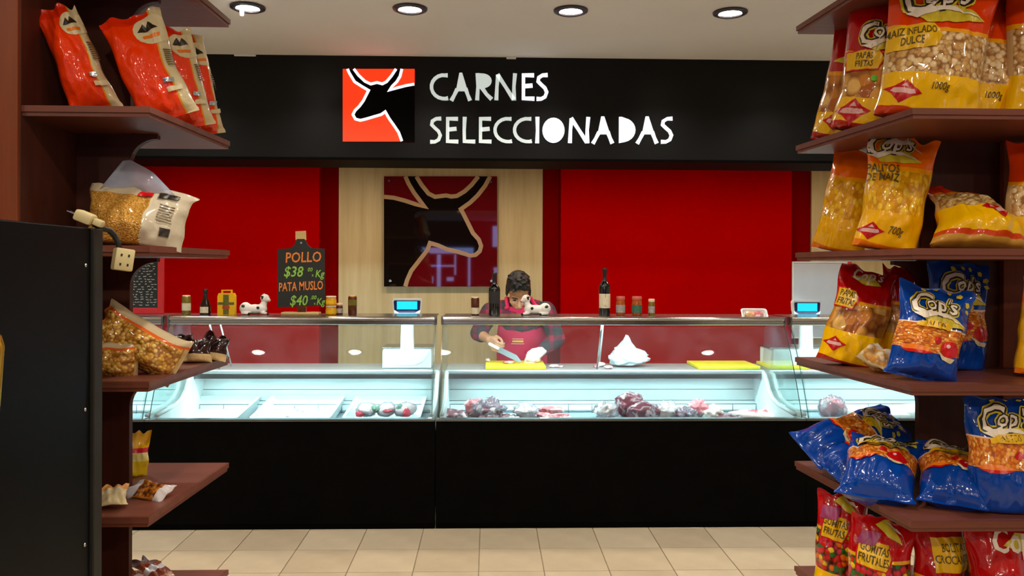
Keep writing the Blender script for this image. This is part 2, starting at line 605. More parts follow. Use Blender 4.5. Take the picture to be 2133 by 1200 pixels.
# ceiling downlights
for x, nm in ((-1.95, 'ceiling downlight hidden above the left shelf unit'), (1.88, 'ceiling downlight hidden above the right shelf unit')):
    t = thing('ceiling_downlight', nm, 'downlight', (x, DL_Y, CEIL), 'round downlights in the ceiling')
    MB().lathe([(0.054, -0.002), (0.056, -0.011), (0.066, -0.014), (0.080, -0.008), (0.082, -0.001), (0.054, -0.001)], n=32).build('trim_ring', M_trim, t, True, 40)
    MB().lathe([(0.001, -0.005), (0.053, -0.005), (0.053, -0.001), (0.001, -0.001)], n=32).build('lamp_disc', M_disc, t)
for i, (px, py, nm) in enumerate(((516, 14, 'leftmost ceiling downlight, with a loose bulb tip hanging out'), (854, 17, 'second ceiling downlight from the left, above the lit bull emblem'),
                                  (1189, 21, 'third ceiling downlight from the left, above the white sign lettering'), (1521, 25, 'rightmost of the four round ceiling downlights'))):
    p = PZ(px, py, CEIL)
    t = thing('ceiling_downlight', nm, 'downlight', (p.x, p.y, CEIL), 'round downlights in the ceiling')
    MB().lathe([(0.054, -0.002), (0.056, -0.011), (0.066, -0.014), (0.080, -0.008), (0.082, -0.001), (0.054, -0.001)], n=32).build('trim_ring', M_trim, t, True, 40)
    MB().lathe([(0.001, -0.005), (0.053, -0.005), (0.053, -0.001), (0.001, -0.001)], n=32).build('lamp_disc', M_disc, t)
    if i == 0:
        MB().lathe([(0.001, -0.052), (0.008, -0.050), (0.010, -0.035), (0.008, -0.006), (0.001, -0.006)], (-0.018, -0.03, 0), 12).build('bulb_tip', M_disc, t, True)

# ------------------------------------------------------------------ illuminated sign
sg = thing('shop_sign', 'illuminated white CARNES SELECCIONADAS lettering with orange bull emblem on black fascia', 'sign', (0, YB, 0))
def zp(zx, zy):   # zoom crop (650,100)-(1450,360) at 2.666x -> wall x,z
    p = P(650 + zx / 2.66625, 100 + zy / 2.66625, YB)
    return (p.x, p.z)
def clippoly(pts):
    return pts
bull = [(200, 119), (208, 140), (238, 190), (280, 217), (316, 238), (302, 265), (287, 295), (265, 325), (240, 350), (229, 372), (243, 397), (270, 404), (300, 397), (340, 385), (385, 372),
        (408, 356), (430, 395), (455, 430), (482, 470), (500, 521), (571, 521), (571, 203), (520, 212), (470, 225), (430, 238), (446, 216), (472, 190), (490, 160), (500, 119),
        (468, 119), (442, 158), (415, 190), (392, 202), (362, 194), (328, 203), (296, 188), (260, 154), (234, 119)]
MB().prism([zp(172, 118), zp(570, 118), zp(570, 520), zp(172, 520)], 'y', -0.008, -0.0005).build('emblem_panel', M_sign_or, sg)
MB().prism([zp(*q) for q in bull], 'y', -0.011, -0.0075).build('bull_silhouette', M_blackbase, sg)
wd = S(15 / 2.666, YB)
st = MB()
for pl in ([(199, 119), (208, 140), (238, 190), (280, 217), (316, 238), (302, 265), (287, 295), (265, 325), (240, 350), (229, 372), (243, 397), (270, 404), (300, 397), (340, 385), (385, 372), (408, 356), (430, 395), (455, 430), (482, 470), (500, 519)],
           [(234, 119), (260, 154), (296, 188), (328, 203), (362, 194), (392, 202), (415, 190), (442, 158), (468, 119)],
           [(500, 119), (490, 160), (472, 190), (446, 216), (430, 238), (470, 225), (520, 212), (569, 203)]):
    st.stroke([zp(*q) for q in pl], wd, -0.0135, -0.0105)
st.build('emblem_outline', M_sign_lit, sg)

def arc(cx, cy, rx, ry, a0, a1, n=10):
    return [(cx + rx * math.cos(R(a0 + (a1 - a0) * i / n)), cy + ry * math.sin(R(a0 + (a1 - a0) * i / n))) for i in range(n + 1)]
sw = 0.135
GL = {   # cut-paper capitals in a unit-high box: strokes ('s', points) and solids ('p', points)
    'C': (0.72, [('s', [(0.70, 0.93), (0.60, 0.93)] + arc(0.56, 0.5, 0.48, 0.44, 100, 262, 9) + [(0.62, 0.06), (0.72, 0.08)])]),
    'A': (0.82, [('p', [(0.36, 1.02), (0.46, 1.02), (0.66, 0.34), (0.24, 0.34)]), ('s', [(0.29, 0.42), (0.18, 0.18), (0.08, -0.02)]), ('s', [(0.58, 0.44), (0.66, 0.2), (0.74, -0.01)])]),
    'R': (0.70, [('s', [(0.10, 1.0), (0.12, 0.5), (0.09, 0.0)]), ('p', [(0.10, 1.0)] + arc(0.30, 0.72, 0.36, 0.27, 80, -80, 8) + [(0.12, 0.42)]), ('s', [(0.28, 0.46), (0.46, 0.22), (0.66, 0.04)])]),
    'N': (0.86, [('s', [(0.08, 0.0), (0.10, 0.5), (0.14, 0.94)]), ('s', [(0.12, 0.96), (0.42, 0.5), (0.72, 0.03)]), ('s', [(0.74, 0.0), (0.73, 0.5), (0.77, 1.0)])]),
    'E': (0.62, [('s', [(0.56, 0.93), (0.12, 0.93), (0.12, 0.07), (0.58, 0.06)]), ('s', [(0.14, 0.52), (0.50, 0.55)])]),
    'S': (0.62, [('s', [(0.58, 0.94), (0.34, 0.93), (0.16, 0.84), (0.13, 0.70), (0.28, 0.58), (0.45, 0.46), (0.54, 0.30), (0.46, 0.13), (0.28, 0.05), (0.06, 0.05)])]),
    'L': (0.60, [('s', [(0.12, 1.0), (0.10, 0.5), (0.11, 0.07), (0.56, 0.06)])]),
    'I': (0.30, [('s', [(0.14, 1.0), (0.15, 0.5), (0.13, 0.0)])]),
    'O': (0.98, [('p', arc(0.48, 0.49, 0.45, 0.48, 0, 345, 23))]),
    'D': (0.72, [('p', [(0.06, 1.0), (0.16, 1.0)] + arc(0.20, 0.5, 0.48, 0.46, 78, -78, 10) + [(0.06, 0.0)])]),
}
def sign_word(word, xs, ztop, zbot, dim):
    """xs: left,right zoom px of each letter"""
    for ch, (a, b), dm in zip(word, xs, dim):
        wl, parts = GL[ch]
        x0, z1 = zp(a, ztop)
        x1, z0 = zp(b, zbot)
        h = z1 - z0
        def f(q):
            return (x0 + (x1 - x0) * q[0] / wl, z0 + h * q[1])
        mb = MB()
        for kind, pts in parts:
            if kind == 's':
                n = len(pts)
                mb.stroke([f(q) for q in pts], [sw * h * (1.12 if i in (0, n - 1) else 0.92) for i in range(n)], -0.012, -0.001)
            else:
                mb.prism([f(q) for q in pts], 'y', -0.0125, -0.0012)
        mb.build('letter', M_sign_dim if dm else M_sign_lit, sg)
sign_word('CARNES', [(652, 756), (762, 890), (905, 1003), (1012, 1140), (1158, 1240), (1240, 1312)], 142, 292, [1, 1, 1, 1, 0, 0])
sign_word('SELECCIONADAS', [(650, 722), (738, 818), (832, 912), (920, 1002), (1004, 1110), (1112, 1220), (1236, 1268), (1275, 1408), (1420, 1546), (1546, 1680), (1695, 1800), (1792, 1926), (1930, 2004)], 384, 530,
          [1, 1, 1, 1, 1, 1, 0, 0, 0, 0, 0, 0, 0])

# ------------------------------------------------------------------ bull picture on the oak panel
YP = YW - 0.065
pc = thing('bull_picture', 'square acrylic picture of black bull head outlined in tan on maroon, on oak panel', 'picture', (0, YP, 0))
def qp(zx, zy):   # crop (690,330)-(1180,620) at 4.139x
    p = P(690 + zx / 4.139, 330 + zy / 4.139, YP)
    return (p.x, p.z)
MB().prism([qp(455, 155), qp(1430, 155), qp(1430, 1105), qp(455, 1105)], 'y', -0.006, 0.006).build('backing_sheet', M_pic_bg, pc)
bl = [(456, 340), (540, 345), (640, 373), (730, 402), (805, 425), (818, 410), (780, 380), (720, 300), (670, 220), (643, 156), (735, 156), (780, 230), (840, 305), (895, 338), (945, 328), (990, 322), (1035, 334), (1085, 326),
      (1150, 285), (1210, 230), (1268, 156), (1365, 156), (1325, 240), (1262, 320), (1200, 380), (1115, 435), (1140, 490), (1185, 570), (1222, 645), (1272, 700), (1292, 755), (1280, 800), (1245, 835), (1200, 838), (1100, 808),
      (1000, 785), (920, 750), (852, 725), (830, 790), (760, 880), (690, 970), (655, 1050), (638, 1104), (456, 1104)]
MB().prism([qp(*q) for q in bl], 'y', -0.0085, -0.0055).build('bull_silhouette', M_pic_blk, pc)
st = MB()
w2 = S(36 / 4.139, YP)
for pl in ([(456, 332), (540, 340), (640, 366), (730, 396), (812, 420), (770, 372), (716, 300), (668, 220), (640, 157)],
           [(735, 157), (780, 230), (840, 305), (895, 332), (945, 326), (990, 320), (1035, 330), (1085, 324), (1150, 285), (1210, 230), (1268, 157)],
           [(1370, 157), (1325, 240), (1262, 320), (1200, 380), (1118, 438), (1145, 490), (1185, 570), (1222, 645), (1272, 700), (1292, 755), (1280, 800), (1245, 832), (1200, 838), (1100, 808), (1000, 785), (920, 750), (852, 730), (830, 790), (760, 880), (690, 970), (655, 1050), (640, 1103)]):
    st.stroke([qp(*q) for q in pl], w2, -0.0105, -0.008)
st.build('bull_outline', M_pic_tan, pc)
for q in ((500, 195), (1375, 205), (510, 1055), (1380, 1057)):
    a = qp(*q)
    MB().lathe([(0.001, 0.022), (0.011, 0.022), (0.012, 0.018), (0.012, -0.029), (0.001, -0.029)], (a[0], 0, a[1]), 12, Matrix.Rotation(R(90), 3, 'X')).build('standoff_pin', M_chrome, pc, True, 40)
# ------------------------------------------------------------------ refrigerated display cases
ZR = 1.177
ZS = 1.212                   # top shelf surface
ZT = 0.838                   # steel worktop
YT0, YT1 = 5.40, 5.77
ZD = 0.535                   # display deck
prof_front = [(YB + 0.012, ZB + 0.005), (YB + 0.0155, 0.64)]
y_, z_ = YB + 0.023, 0.66          # the pane bows: it leans back more and more towards the rail
while z_ < ZR - 0.001:
    prof_front.append((y_, z_))
    dz_ = min(0.0327, ZR - z_)
    y_ += math.tan(R(31.2 + 27 * (z_ + dz_ / 2 - 0.975))) * dz_
    z_ += dz_
YG = y_ - 0.006                    # top of the front glass
prof_front.append((y_, ZR))
CASE_LABEL = ['display case farthest left, mostly behind the left shelf unit', 'display case with three white trays, under the chicken price sign',
              'display case full of red meat in front of the butcher', 'display case farthest right, running behind the snack bag shelves']

M_deck = mat('deck_steel', (140, 156, 164), 0.4, 0.2, var=0.06)  # blue-grey imitates the shade between the trays, put into the deck colour
M_top = mat('worktop_steel', (196, 200, 202), 0.4, 0.6, var=0.08, stretch=(2, 60, 60))
def display_case(k, x0, x1):
    t = thing('display_case', 'glass fronted refrigerated ' + CASE_LABEL[k], 'display case', (x0, YB, 0), 'refrigerated meat display cases')
    w = x1 - x0
    ox = Vector((-x0, -YB, 0))
    def bx(name, lo, hi, m, bev=0.003, par=t):
        return MB().box(Vector(lo) + ox, Vector(hi) + ox, bev).build(name, m, par)
    bx('base_panel', (x0 - 0.0147, YB, 0.035), (x1 + 0.0147, YB + 0.04, ZB), M_blackbase, 0.002)
    bx('plinth', (x0 - 0.0147, YB + 0.012, 0.001), (x1 + 0.0147, YB + 0.06, 0.036), M_blackbase, 0.001)
    bx('cabinet_body', (x0 + 0.01, YB + 0.045, 0.04), (x1 - 0.01, YT1 - 0.02, ZD - 0.03), M_blackbase, 0)
    bx('front_lip', (x0 - 0.0145, YB - 0.004, ZB + 0.0005), (x1 + 0.0145, YB + 0.05, ZB + 0.014), M_steeld, 0.003)
    dk = bx('deck', (x0 + 0.012, YB + 0.05, ZD - 0.03), (x1 - 0.012, YT0 + 0.22, ZD), M_deck, 0.004)
    # back panel: three stepped white boards leaning back
    bp = None
    for i in range(3):
        za, zb = ZD + 0.005 + i * 0.072, ZD + 0.073 + i * 0.072
        q = [(YT0 + 0.130 + i * 0.026, za), (YT0 + 0.150 + i * 0.026, zb), (YT0 + 0.174 + i * 0.026, zb), (YT0 + 0.154 + i * 0.026, za)]
        MB().prism([(y - YB, z) for y, z in q], 'x', 0.014, w - 0.014).build('back_board', M_white, t)
    # wire fence standing in front of the back panel
    fm = MB()
    for zz in (ZD + 0.018, ZD + 0.060):
        fm.tube([(0.03, YT0 + 0.095 - YB, zz), (w - 0.03, YT0 + 0.095 - YB, zz)], 0.003, 6)
    n = max(3, int(w / 0.16))
    for i in range(n + 1):
        xx = 0.03 + (w - 0.06) * i / n
        fm.tube([(xx, YT0 + 0.095 - YB, ZD + 0.002), (xx, YT0 + 0.095 - YB, ZD + 0.062)], 0.0028, 6)
    fm.build('wire_fence', M_steeld, t, True)
    # worktop
    bx('worktop', (x0 + 0.004, YT0, ZT - 0.028), (x1 - 0.004, YT1, ZT), M_top, 0.009)
    bx('worktop_apron', (x0 + 0.012, YT0 + 0.006, ZT - 0.060), (x1 - 0.012, YT0 + 0.03, ZT - 0.0285), M_steeld, 0.002)
    bx('rear_wall', (x0 + 0.004, YT1 - 0.05, 0.001), (x1 - 0.004, YT1 - 0.01, ZT - 0.029), M_plast, 0)
    # front glass, gently bowed, 6 mm thick
    g = [(y - YB, z) for y, z in prof_front]
    gg = g + [(y + 0.006, z - 0.001) for y, z in reversed(g)]
    MB().prism(gg, 'x', 0.006, w - 0.006).build('front_glass', M_glass, t, True, 30)
    for xx in (0.003, w - 0.006):
        MB().prism(gg, 'x', xx, xx + 0.003).build('glass_edge', M_glassedge, t)
    # top shelf and rail
    bx('top_shelf', (x0 + 0.004, YG + 0.022, ZS - 0.010), (x1 - 0.004, YG + 0.33, ZS), M_steel, 0.003)
    rl = [(YG - 0.012, ZR - 0.016), (YG - 0.020, ZR - 0.012), (YG - 0.020, ZR - 0.004), (YG - 0.014, ZR + 0.001), (YG - 0.014, ZR + 0.008)]
    rl += [(YG + 0.002 - 0.024 * math.cos(R(a_)), ZR + 0.020 + 0.015 * math.sin(R(a_))) for a_ in range(-20, 91, 15)]
    rl += [(YG + 0.022, ZR + 0.035), (YG + 0.022, ZR - 0.016)]
    MB().prism([(y - YB, z) for y, z in rl], 'x', 0.002, w - 0.002).build('top_rail', M_chrome, t, True, 35)
    for xx in (-0.004, w - 0.010):
        MB().box((xx, YG - 0.024 - YB, ZR - 0.016), (xx + 0.014, YG + 0.03 - YB, ZR + 0.0375), 0.004).build('rail_end_cap', M_steeld, t, True, 40)
    # lamp under the rail
    MB().tube([(0.06, YG + 0.045 - YB, ZR + 0.006), (w - 0.06, YG + 0.045 - YB, ZR + 0.006)], 0.008, 10).build('lamp_tube', M_tube, t, True)
    MB().tube([(0.08, YT0 + 0.05 - YB, 0.792), (w - 0.08, YT0 + 0.05 - YB, 0.792)], 0.007, 10).build('lamp_tube', M_tube, t, True)
    # props holding the shelf
    for fr in ([0.5], [0.105], [0.475], [0.5])[k]:
        MB().tube([(w * fr, YT0 + 0.05 - YB, ZT), (w * fr + 0.005, YG + 0.18 - YB, ZS - 0.011)], 0.0065, 10).build('shelf_prop', M_steel, t, True)
        MB().tube([(w * fr + 0.035, YT0 + 0.20 - YB, ZT), (w * fr + 0.03, YG + 0.29 - YB, ZS - 0.011)], 0.005, 10).build('shelf_prop', M_plast, t, True)
    # end walls: white moulded wall with a hollow curve, glass above
    cur = [(YT0 + 0.02, ZT - 0.02), (YT0 - 0.03, ZT - 0.035), (YT0 - 0.07, 0.765), (YT0 - 0.11, 0.715), (YT0 - 0.18, 0.672), (YT0 - 0.30, 0.648), (YB + 0.10, ZB + 0.012), (YB + 0.055, ZB - 0.01)]
    for side, xx in (('l', 0.004), ('r', w - 0.022)):
        pl = [(y - YB, z) for y, z in cur] + [(0.055, ZD - 0.03), (YT1 - 0.06 - YB, ZD - 0.03), (YT1 - 0.06 - YB, ZT - 0.03)]
        e = MB().prism(pl, 'x', xx, xx + 0.018).build('end_wall', M_plast, t)
        MB().tube([(xx + 0.009, y - YB, z + 0.006) for y, z in cur[:-1]], 0.013, 8).build('curved_trim', M_white, e, True)
        gp = g + [(YG + 0.30 - YB, ZS - 0.012), (YT0 + 0.03 - YB, ZT + 0.002), (YT0 - YB, ZT - 0.03)] + [(y - YB, z + 0.022) for y, z in cur[1:-1]]
        MB().prism(gp, 'x', xx + 0.006, xx + 0.011).build('end_glass', M_endglass, t)
    return t
for k, (a, b) in enumerate(CASES):
    display_case(k, a, b)

# ------------------------------------------------------------------ goods on the top shelves
YI = 5.18
def lathe_thing(name, label, cat, px, h, prof, m, Y=YI, group=None, z=ZS):
    x = X(px, Y)
    t = thing(name, label, cat, (x, Y, z + 0.0005), group)
    MB().lathe(prof, n=24).build('body', m, t, True, 40)
    return t
def band(t, r, z0, z1, m, name='label_band', a0=-110, a1=110, n=18, thick=0.0008):
    """a paper label wrapped round the front of a round vessel"""
    mb = MB()
    q0, q1 = [], []
    for i in range(n + 1):
        a = R(-90 + a0 + (a1 - a0) * i / n)
        for arr, rr in ((q0, r + thick), (q1, r - 0.001)):
            arr.append([mb.bm.verts.new((rr * math.cos(a), rr * math.sin(a), z)) for z in (z0, z1)])
    for i in range(n):
        for arr in (q0, q1):
            mb.bm.faces.new((arr[i][0], arr[i + 1][0], arr[i + 1][1], arr[i][1]))
        for e in (0, 1):
            mb.bm.faces.new((q0[i][e], q0[i + 1][e], q1[i + 1][e], q1[i][e]))
    for i in (0, n):
        mb.bm.faces.new((q0[i][0], q0[i][1], q1[i][1], q1[i][0]))
    return mb.build(name, m, t, True, 40)

M_olive = mat('olive_can_print', (134, 118, 44), 0.3, 0.5, var=0.3, scale=30)
M_cream = mat('cream_paper', (222, 208, 176), 0.6, var=0.1, scale=40)
M_lid = mat('gold_lid', (200, 150, 76), 0.3, 0.8)
M_ylid = mat('pale_lid', (236, 206, 170), 0.4)
M_brownglass = mat('dark_brown_glass', (34, 12, 10), 0.12, var=0.2)
M_wine = mat('black_wine_glass', (13, 11, 12), 0.08, var=0.2, coat=0.4)
M_foil = mat('dark_foil', (26, 18, 22), 0.3)
M_darklab = mat('charcoal_label', (34, 32, 34), 0.5, var=0.3, scale=60)
M_mustard = mat('yellow_carton', (232, 178, 8), 0.4, var=0.06)
M_greenprint = mat('dark_green_print', (92, 92, 30), 0.5, var=0.4, scale=60)
M_redprint = mat('brick_red_print', (176, 60, 20), 0.5, var=0.25, scale=60)
M_jam = mat('amber_preserve', (206, 140, 16), 0.2, var=0.2, scale=60)
M_browncan = mat('brown_can_print', (92, 46, 20), 0.3, 0.3, var=0.4, scale=45)
M_pickle = mat('orange_pickle', (168, 76, 20), 0.15, var=0.45, scale=70)
M_greylab = mat('grey_label', (170, 160, 150), 0.6, var=0.2, scale=60)
M_teal = mat('green_label', (60, 110, 84), 0.6, var=0.2, scale=60)
M_pinklid = mat('reddish_lid', (190, 96, 76), 0.4)

def can(px, h, r, m, label, lidm, labm, name='drink_can', cat='can', lab=(0.25, 0.62)):
    t = lathe_thing(name, label, cat, px, h, [(r * 0.86, 0), (r, h * 0.05), (r, h * 0.9), (r * 0.9, h * 0.95)], m)
    MB().lathe([(r * 0.9, h * 0.951), (r * 0.92, h * 0.985), (r * 0.88, h), (r * 0.8, h * 0.985), (0.002, h * 0.985), (0.002, h * 0.951)], n=24).build('lid', lidm, t, True, 40)
    if labm:
        band(t, r, h * lab[0], h * lab[1], labm)
    return t
can(388.5, S(40, YI), S(8.6, YI), M_olive, 'olive and cream tall can, leftmost item on top shelf', M_cream, M_cream, lab=(0.22, 0.6))
# sauce bottle
h, r = S(53, YI), S(11, YI)
t = lathe_thing('sauce_bottle', 'dark brown sauce bottle with round cream label beside yellow carton', 'bottle', 428, h,
                [(r * 0.9, 0), (r, h * 0.04), (r * 1.0, h * 0.3), (r * 0.82, h * 0.45), (r * 0.42, h * 0.66), (r * 0.38, h * 0.86)], M_brownglass)
MB().lathe([(r * 0.45, h * 0.861), (r * 0.47, h * 0.98), (r * 0.4, h), (0.001, h), (0.001, h * 0.861)], n=16).build('cap', M_foil, t, True, 40)
band(t, r, h * 0.08, h * 0.31, M_cream, a0=-50, a1=50)
# yellow twin carton
x = X(473, YI); h = S(52, YI); w = S(17.5, YI)
t = thing('condiment_carton', 'yellow carton with carry handle and green print, between sauce bottle and cow', 'carton', (x, YI, ZS + 0.0005))
MB().prism([(-w, 0), (w, 0), (w, h * 0.74), (w * 0.86, h * 0.86), (-w * 0.86, h * 0.86), (-w, h * 0.74)], 'y', -0.02, 0.02).build('carton_body', M_mustard, t)
MB().stroke([(-w * 0.55, h * 0.862), (-w * 0.55, h * 0.97), (w * 0.55, h * 0.97), (w * 0.55, h * 0.862)], 0.007, -0.008, 0.008).build('handle', M_mustard, t)
MB().box((-w * 0.32, -0.0212, h * 0.02), (w * 0.34, -0.0202, h * 0.80)).build('printed_panel', M_greenprint, t)
MB().box((-w * 0.95, -0.0214, h * 0.40), (w * 0.95, -0.0203, h * 0.50)).build('printed_band', M_greenprint, t)
MB().box((-w * 0.40, -0.0218, h * 0.24), (w * 0.42, -0.0215, h * 0.37)).build('printed_patch', M_redprint, t)

# toy cows
def cow_mat():
    s = NT('cow_hide_glaze')
    n1 = s.noise(24, 1)
    s.l(s.ramp(n1, [(0.3, s2l((238, 234, 226))), (0.7, s2l((230, 224, 214)))]), s.b.inputs['Base Color'])
    s.b.inputs['Roughness'].default_value = 0.25
    return s.m
M_cow = cow_mat()
M_pink = mat('pink_muzzle_glaze', (226, 168, 158), 0.3)
M_blk = mat('black_glaze', (20, 18, 18), 0.3)
def cow(px, Y, width, flip, label):
    """reclining toy cow, head raised to one side; width in metres"""
    t = thing('toy_cow', label, 'figurine', (X(px, Y), Y, ZS + 0.001), 'white toy cows on the top shelf')
    k = width / 1.0
    f = -1 if flip else 1
    mb = MB()
    def b(c, r):
        mb.ball((c[0] * k * f, c[1] * k, c[2] * k), (r[0] * k, r[1] * k, r[2] * k))
    b((-0.30, 0, 0.20), (0.19, 0.17, 0.20))
    b((0.0, 0, 0.17), (0.30, 0.16, 0.165))
    b((0.20, 0, 0.19), (0.17, 0.15, 0.17))
    mb.cap((0.24 * k * f, 0, 0.24 * k), 0.11 * k, (0.29 * k * f, 0, 0.46 * k), 0.085 * k)
    b((0.30, -0.01, 0.53), (0.145, 0.125, 0.125))
    b((0.39, -0.03, 0.47), (0.09, 0.085, 0.075))
    mb.cap((-0.36 * k * f, -0.11 * k, 0.06 * k), 0.055 * k, (-0.16 * k * f, -0.17 * k, 0.045 * k), 0.045 * k)
    mb.cap((0.24 * k * f, -0.10 * k, 0.07 * k), 0.06 * k, (0.40 * k * f, -0.13 * k, 0.045 * k), 0.045 * k)
    o = remesh(mb.build('body', M_cow, t, True), 0.006 if width > 0.17 else 0.005, 2)
    MB().ball((0.445 * k * f, -0.05 * k, 0.455 * k), (0.05 * k, 0.06 * k, 0.05 * k)).build('muzzle', M_pink, t, True)
    for e in (-1, 1):
        MB().ball((0.23 * k * f, e * 0.115 * k, 0.58 * k), (0.035 * k, 0.06 * k, 0.028 * k)).build('ear', M_blk if e < 0 else M_cow, t, True)
        MB().cap((0.27 * k * f, e * 0.05 * k, 0.60 * k), 0.022 * k, (0.26 * k * f, e * 0.08 * k, 0.66 * k), 0.01 * k).build('horn', M_cream, t, True)
    MB().ball((0.36 * k * f, -0.10 * k, 0.54 * k), 0.018 * k).build('eye', M_blk, t, True)
    for q, rr_ in (((-0.33, -0.125, 0.27), (0.07, 0.05, 0.05)), ((0.12, -0.125, 0.22), (0.055, 0.035, 0.05)), ((0.26, -0.105, 0.54), (0.035, 0.03, 0.06))):
        MB().ball((q[0] * k * f, q[1] * k, q[2] * k), (rr_[0] * k, rr_[1] * k, rr_[2] * k), Matrix.Rotation(R(30 * f), 3, 'Y')).build('hide_patch', M_blk, t, True)
    for q in ((-0.14, -0.19), (0.43, -0.15)):
        MB().ball((q[0] * k * f, q[1] * k, 0.042 * k), (0.04 * k, 0.035 * k, 0.04 * k)).build('hoof', M_blk, t, True)
    return t
cow(532, 5.17, S(66, 5.17), False, 'white black-spotted toy cow lying left of the chicken price sign')
cow(1116, 5.17, S(66, 5.17), True, 'white toy cow lying in front of the butcher, beside the dark bottle')

# paddle-shaped price sign on a wooden foot
Y = 5.20
def pb(px, py):
    p = P(px, py, Y)
    return (p.x, p.z)
x = X(628, Y)
t = thing('price_sign', 'paddle shaped chalkboard price sign on wooden foot, orange and green lettering', 'sign', (x, Y, ZS + 0.0005))
def lp(px, py):
    q = pb(px, py)
    return (q[0] - x, q[1] - ZS - 0.0005)
out = [(579, 640), (579, 519), (606, 517), (613, 511), (617, 503), (619, 498), (635, 498), (637, 503), (642, 511), (649, 517), (676, 518), (677, 637)]
MB().prism([lp(*q) for q in out], 'y', -0.008, 0.008).build('board', M_chalkb, t)
MB().prism([lp(*q) for q in ((616, 500), (616, 482), (637, 481), (638, 500))], 'y', -0.0075, 0.0075).build('handle', M_pine, t)
MB().lathe([(0.001, 0.0), (0.006, 0.0), (0.006, 0.003), (0.001, 0.003)], (lp(628, 506)[0], -0.008, lp(628, 506)[1]), 12, Matrix.Rotation(R(90), 3, 'X')).build('hanging_hole', M_greylab, t)
z1 = lp(628, 640)[1]
MB().box((-0.025, -0.010, 0.016), (0.030, 0.010, z1 + 0.012)).build('stem', M_browncan, t)
MB().box((-0.118, -0.045, 0.0), (0.118, 0.035, 0.017), 0.004).build('foot', M_pine, t)
def chalk(txt, px, py, hpx, m, shear=0.0, sx=0.85, rot=0.0):
    q = lp(px, py)
    flat_text('lettering', txt, S(hpx, Y) * 1.42, m, t, (q[0], -0.0088, q[1]), shear, 0.012, sx, rot)
chalk('POLLO', 632, 537, 21, M_chalko, 0.1, 0.80, R(2))
chalk('$38', 611, 567, 21, M_chalkg, 0.2, 0.86)
chalk('00', 646, 562, 8, M_chalkg, 0.2, 0.9)
chalk('x', 652, 573, 6, M_chalkg)
chalk('Kg', 666, 571, 15, M_chalkg, 0.2, 0.8)
chalk('PATA MUSLO', 627, 597, 18, M_chalko, 0.1, 0.60, R(3))
chalk('$40', 622, 627, 21, M_chalkg, 0.2, 0.80)
chalk('.00', 653, 620, 8, M_chalkg, 0.2, 0.9)
chalk('x', 656, 632, 6, M_chalkg)
chalk('Kg', 668, 629, 14, M_chalkg, 0.2, 0.8)

def jar(px, h, r, m, label, lidm, labm, Y=YI, z=ZS, group=None):
    t = lathe_thing('preserve_jar', label, 'jar', px, h, [(r * 0.9, 0), (r, h * 0.06), (r, h * 0.70), (r * 0.84, h * 0.81)], m, Y, group, z)
    MB().lathe([(r * 0.94, h * 0.811), (r * 0.98, h * 0.84), (r * 0.98, h * 0.97), (r * 0.9, h), (0.002, h), (0.002, h * 0.811)], n=24).build('lid', lidm, t, True, 40)
    if labm:
        band(t, r, h * 0.16, h * 0.56, labm)
    return t
jar(690, S(19.5, YI), S(11, YI), M_jam, 'lower of two stacked yellow preserve jars beside the price sign', M_ylid, M_mustard)
jar(690, S(19.5, YI), S(10.6, YI), M_jam, 'upper of two stacked yellow preserve jars beside the price sign', M_ylid, M_mustard, z=ZS + S(19.5, YI) + 0.001)
jar(707.5, S(24, YI), S(7, YI), M_browncan, 'small brown jar squeezed beside the stacked yellow jars', M_ylid, M_greylab, Y=YI + 0.03)
can(734.5, S(40, YI), S(9, YI), M_browncan, 'brown and gold can alone left of the weighing display', M_lid, M_olive, lab=(0.5, 0.8))
can(990, S(38, YI), S(8.5, YI), M_browncan, 'dark brown can with cream label, left of the black wine bottle', M_cream, M_cream, lab=(0.08, 0.42))

def wine(px, h, r, label, labm, l0, l1):
    t = lathe_thing('wine_bottle', label, 'bottle', px, h, [(r * 0.9, 0), (r, h * 0.02), (r, h * 0.60), (r * 0.9, h * 0.655), (r * 0.5, h * 0.71), (r * 0.36, h * 0.76), (r * 0.34, h * 0.80)], M_wine)
    MB().lathe([(r * 0.35, h * 0.801), (r * 0.36, h * 0.94), (r * 0.42, h * 0.945), (r * 0.42, h * 0.985), (r * 0.36, h), (0.001, h), (0.001, h * 0.801)], n=20).build('capsule', M_foil, t, True, 40)
    return t, band(t, r, h * l0, h * l1, labm, a0=-75, a1=75)
t, lb = wine(1030, S(89, YI), S(12, YI), 'black wine bottle with dark label, left of the butcher', M_darklab, 0.28, 0.56)
t, lb = wine(1259.5, S(99, YI), S(11.8, YI), 'dark wine bottle with wide cream label in front of red wall', M_cream, 0.16, 0.46)
r = S(11.8, YI); h = S(99, YI)
MB().box((-0.001, -r - 0.0022, h * 0.38), (0.0012, -r - 0.0009, h * 0.455)).build('label_print', M_foil, lb)
MB().box((-0.008, -r - 0.0020, h * 0.20), (0.008, -r - 0.0006, h * 0.215)).build('label_print', M_greylab, lb)
jar(1293, S(40, YI), S(9.2, YI), M_pickle, 'orange pickle jar with grey label, next to cream-labelled wine bottle', M_pinklid, M_greylab)
jar(1327, S(40, YI), S(10.4, YI), M_pickle, 'orange pickle jar with green label, middle of three jars', M_pinklid, M_teal)
jar(1357.5, S(35, YI), S(6.6, YI), M_olive, 'smallest narrow jar with pale lid, rightmost of three jars', M_ylid, M_greylab)

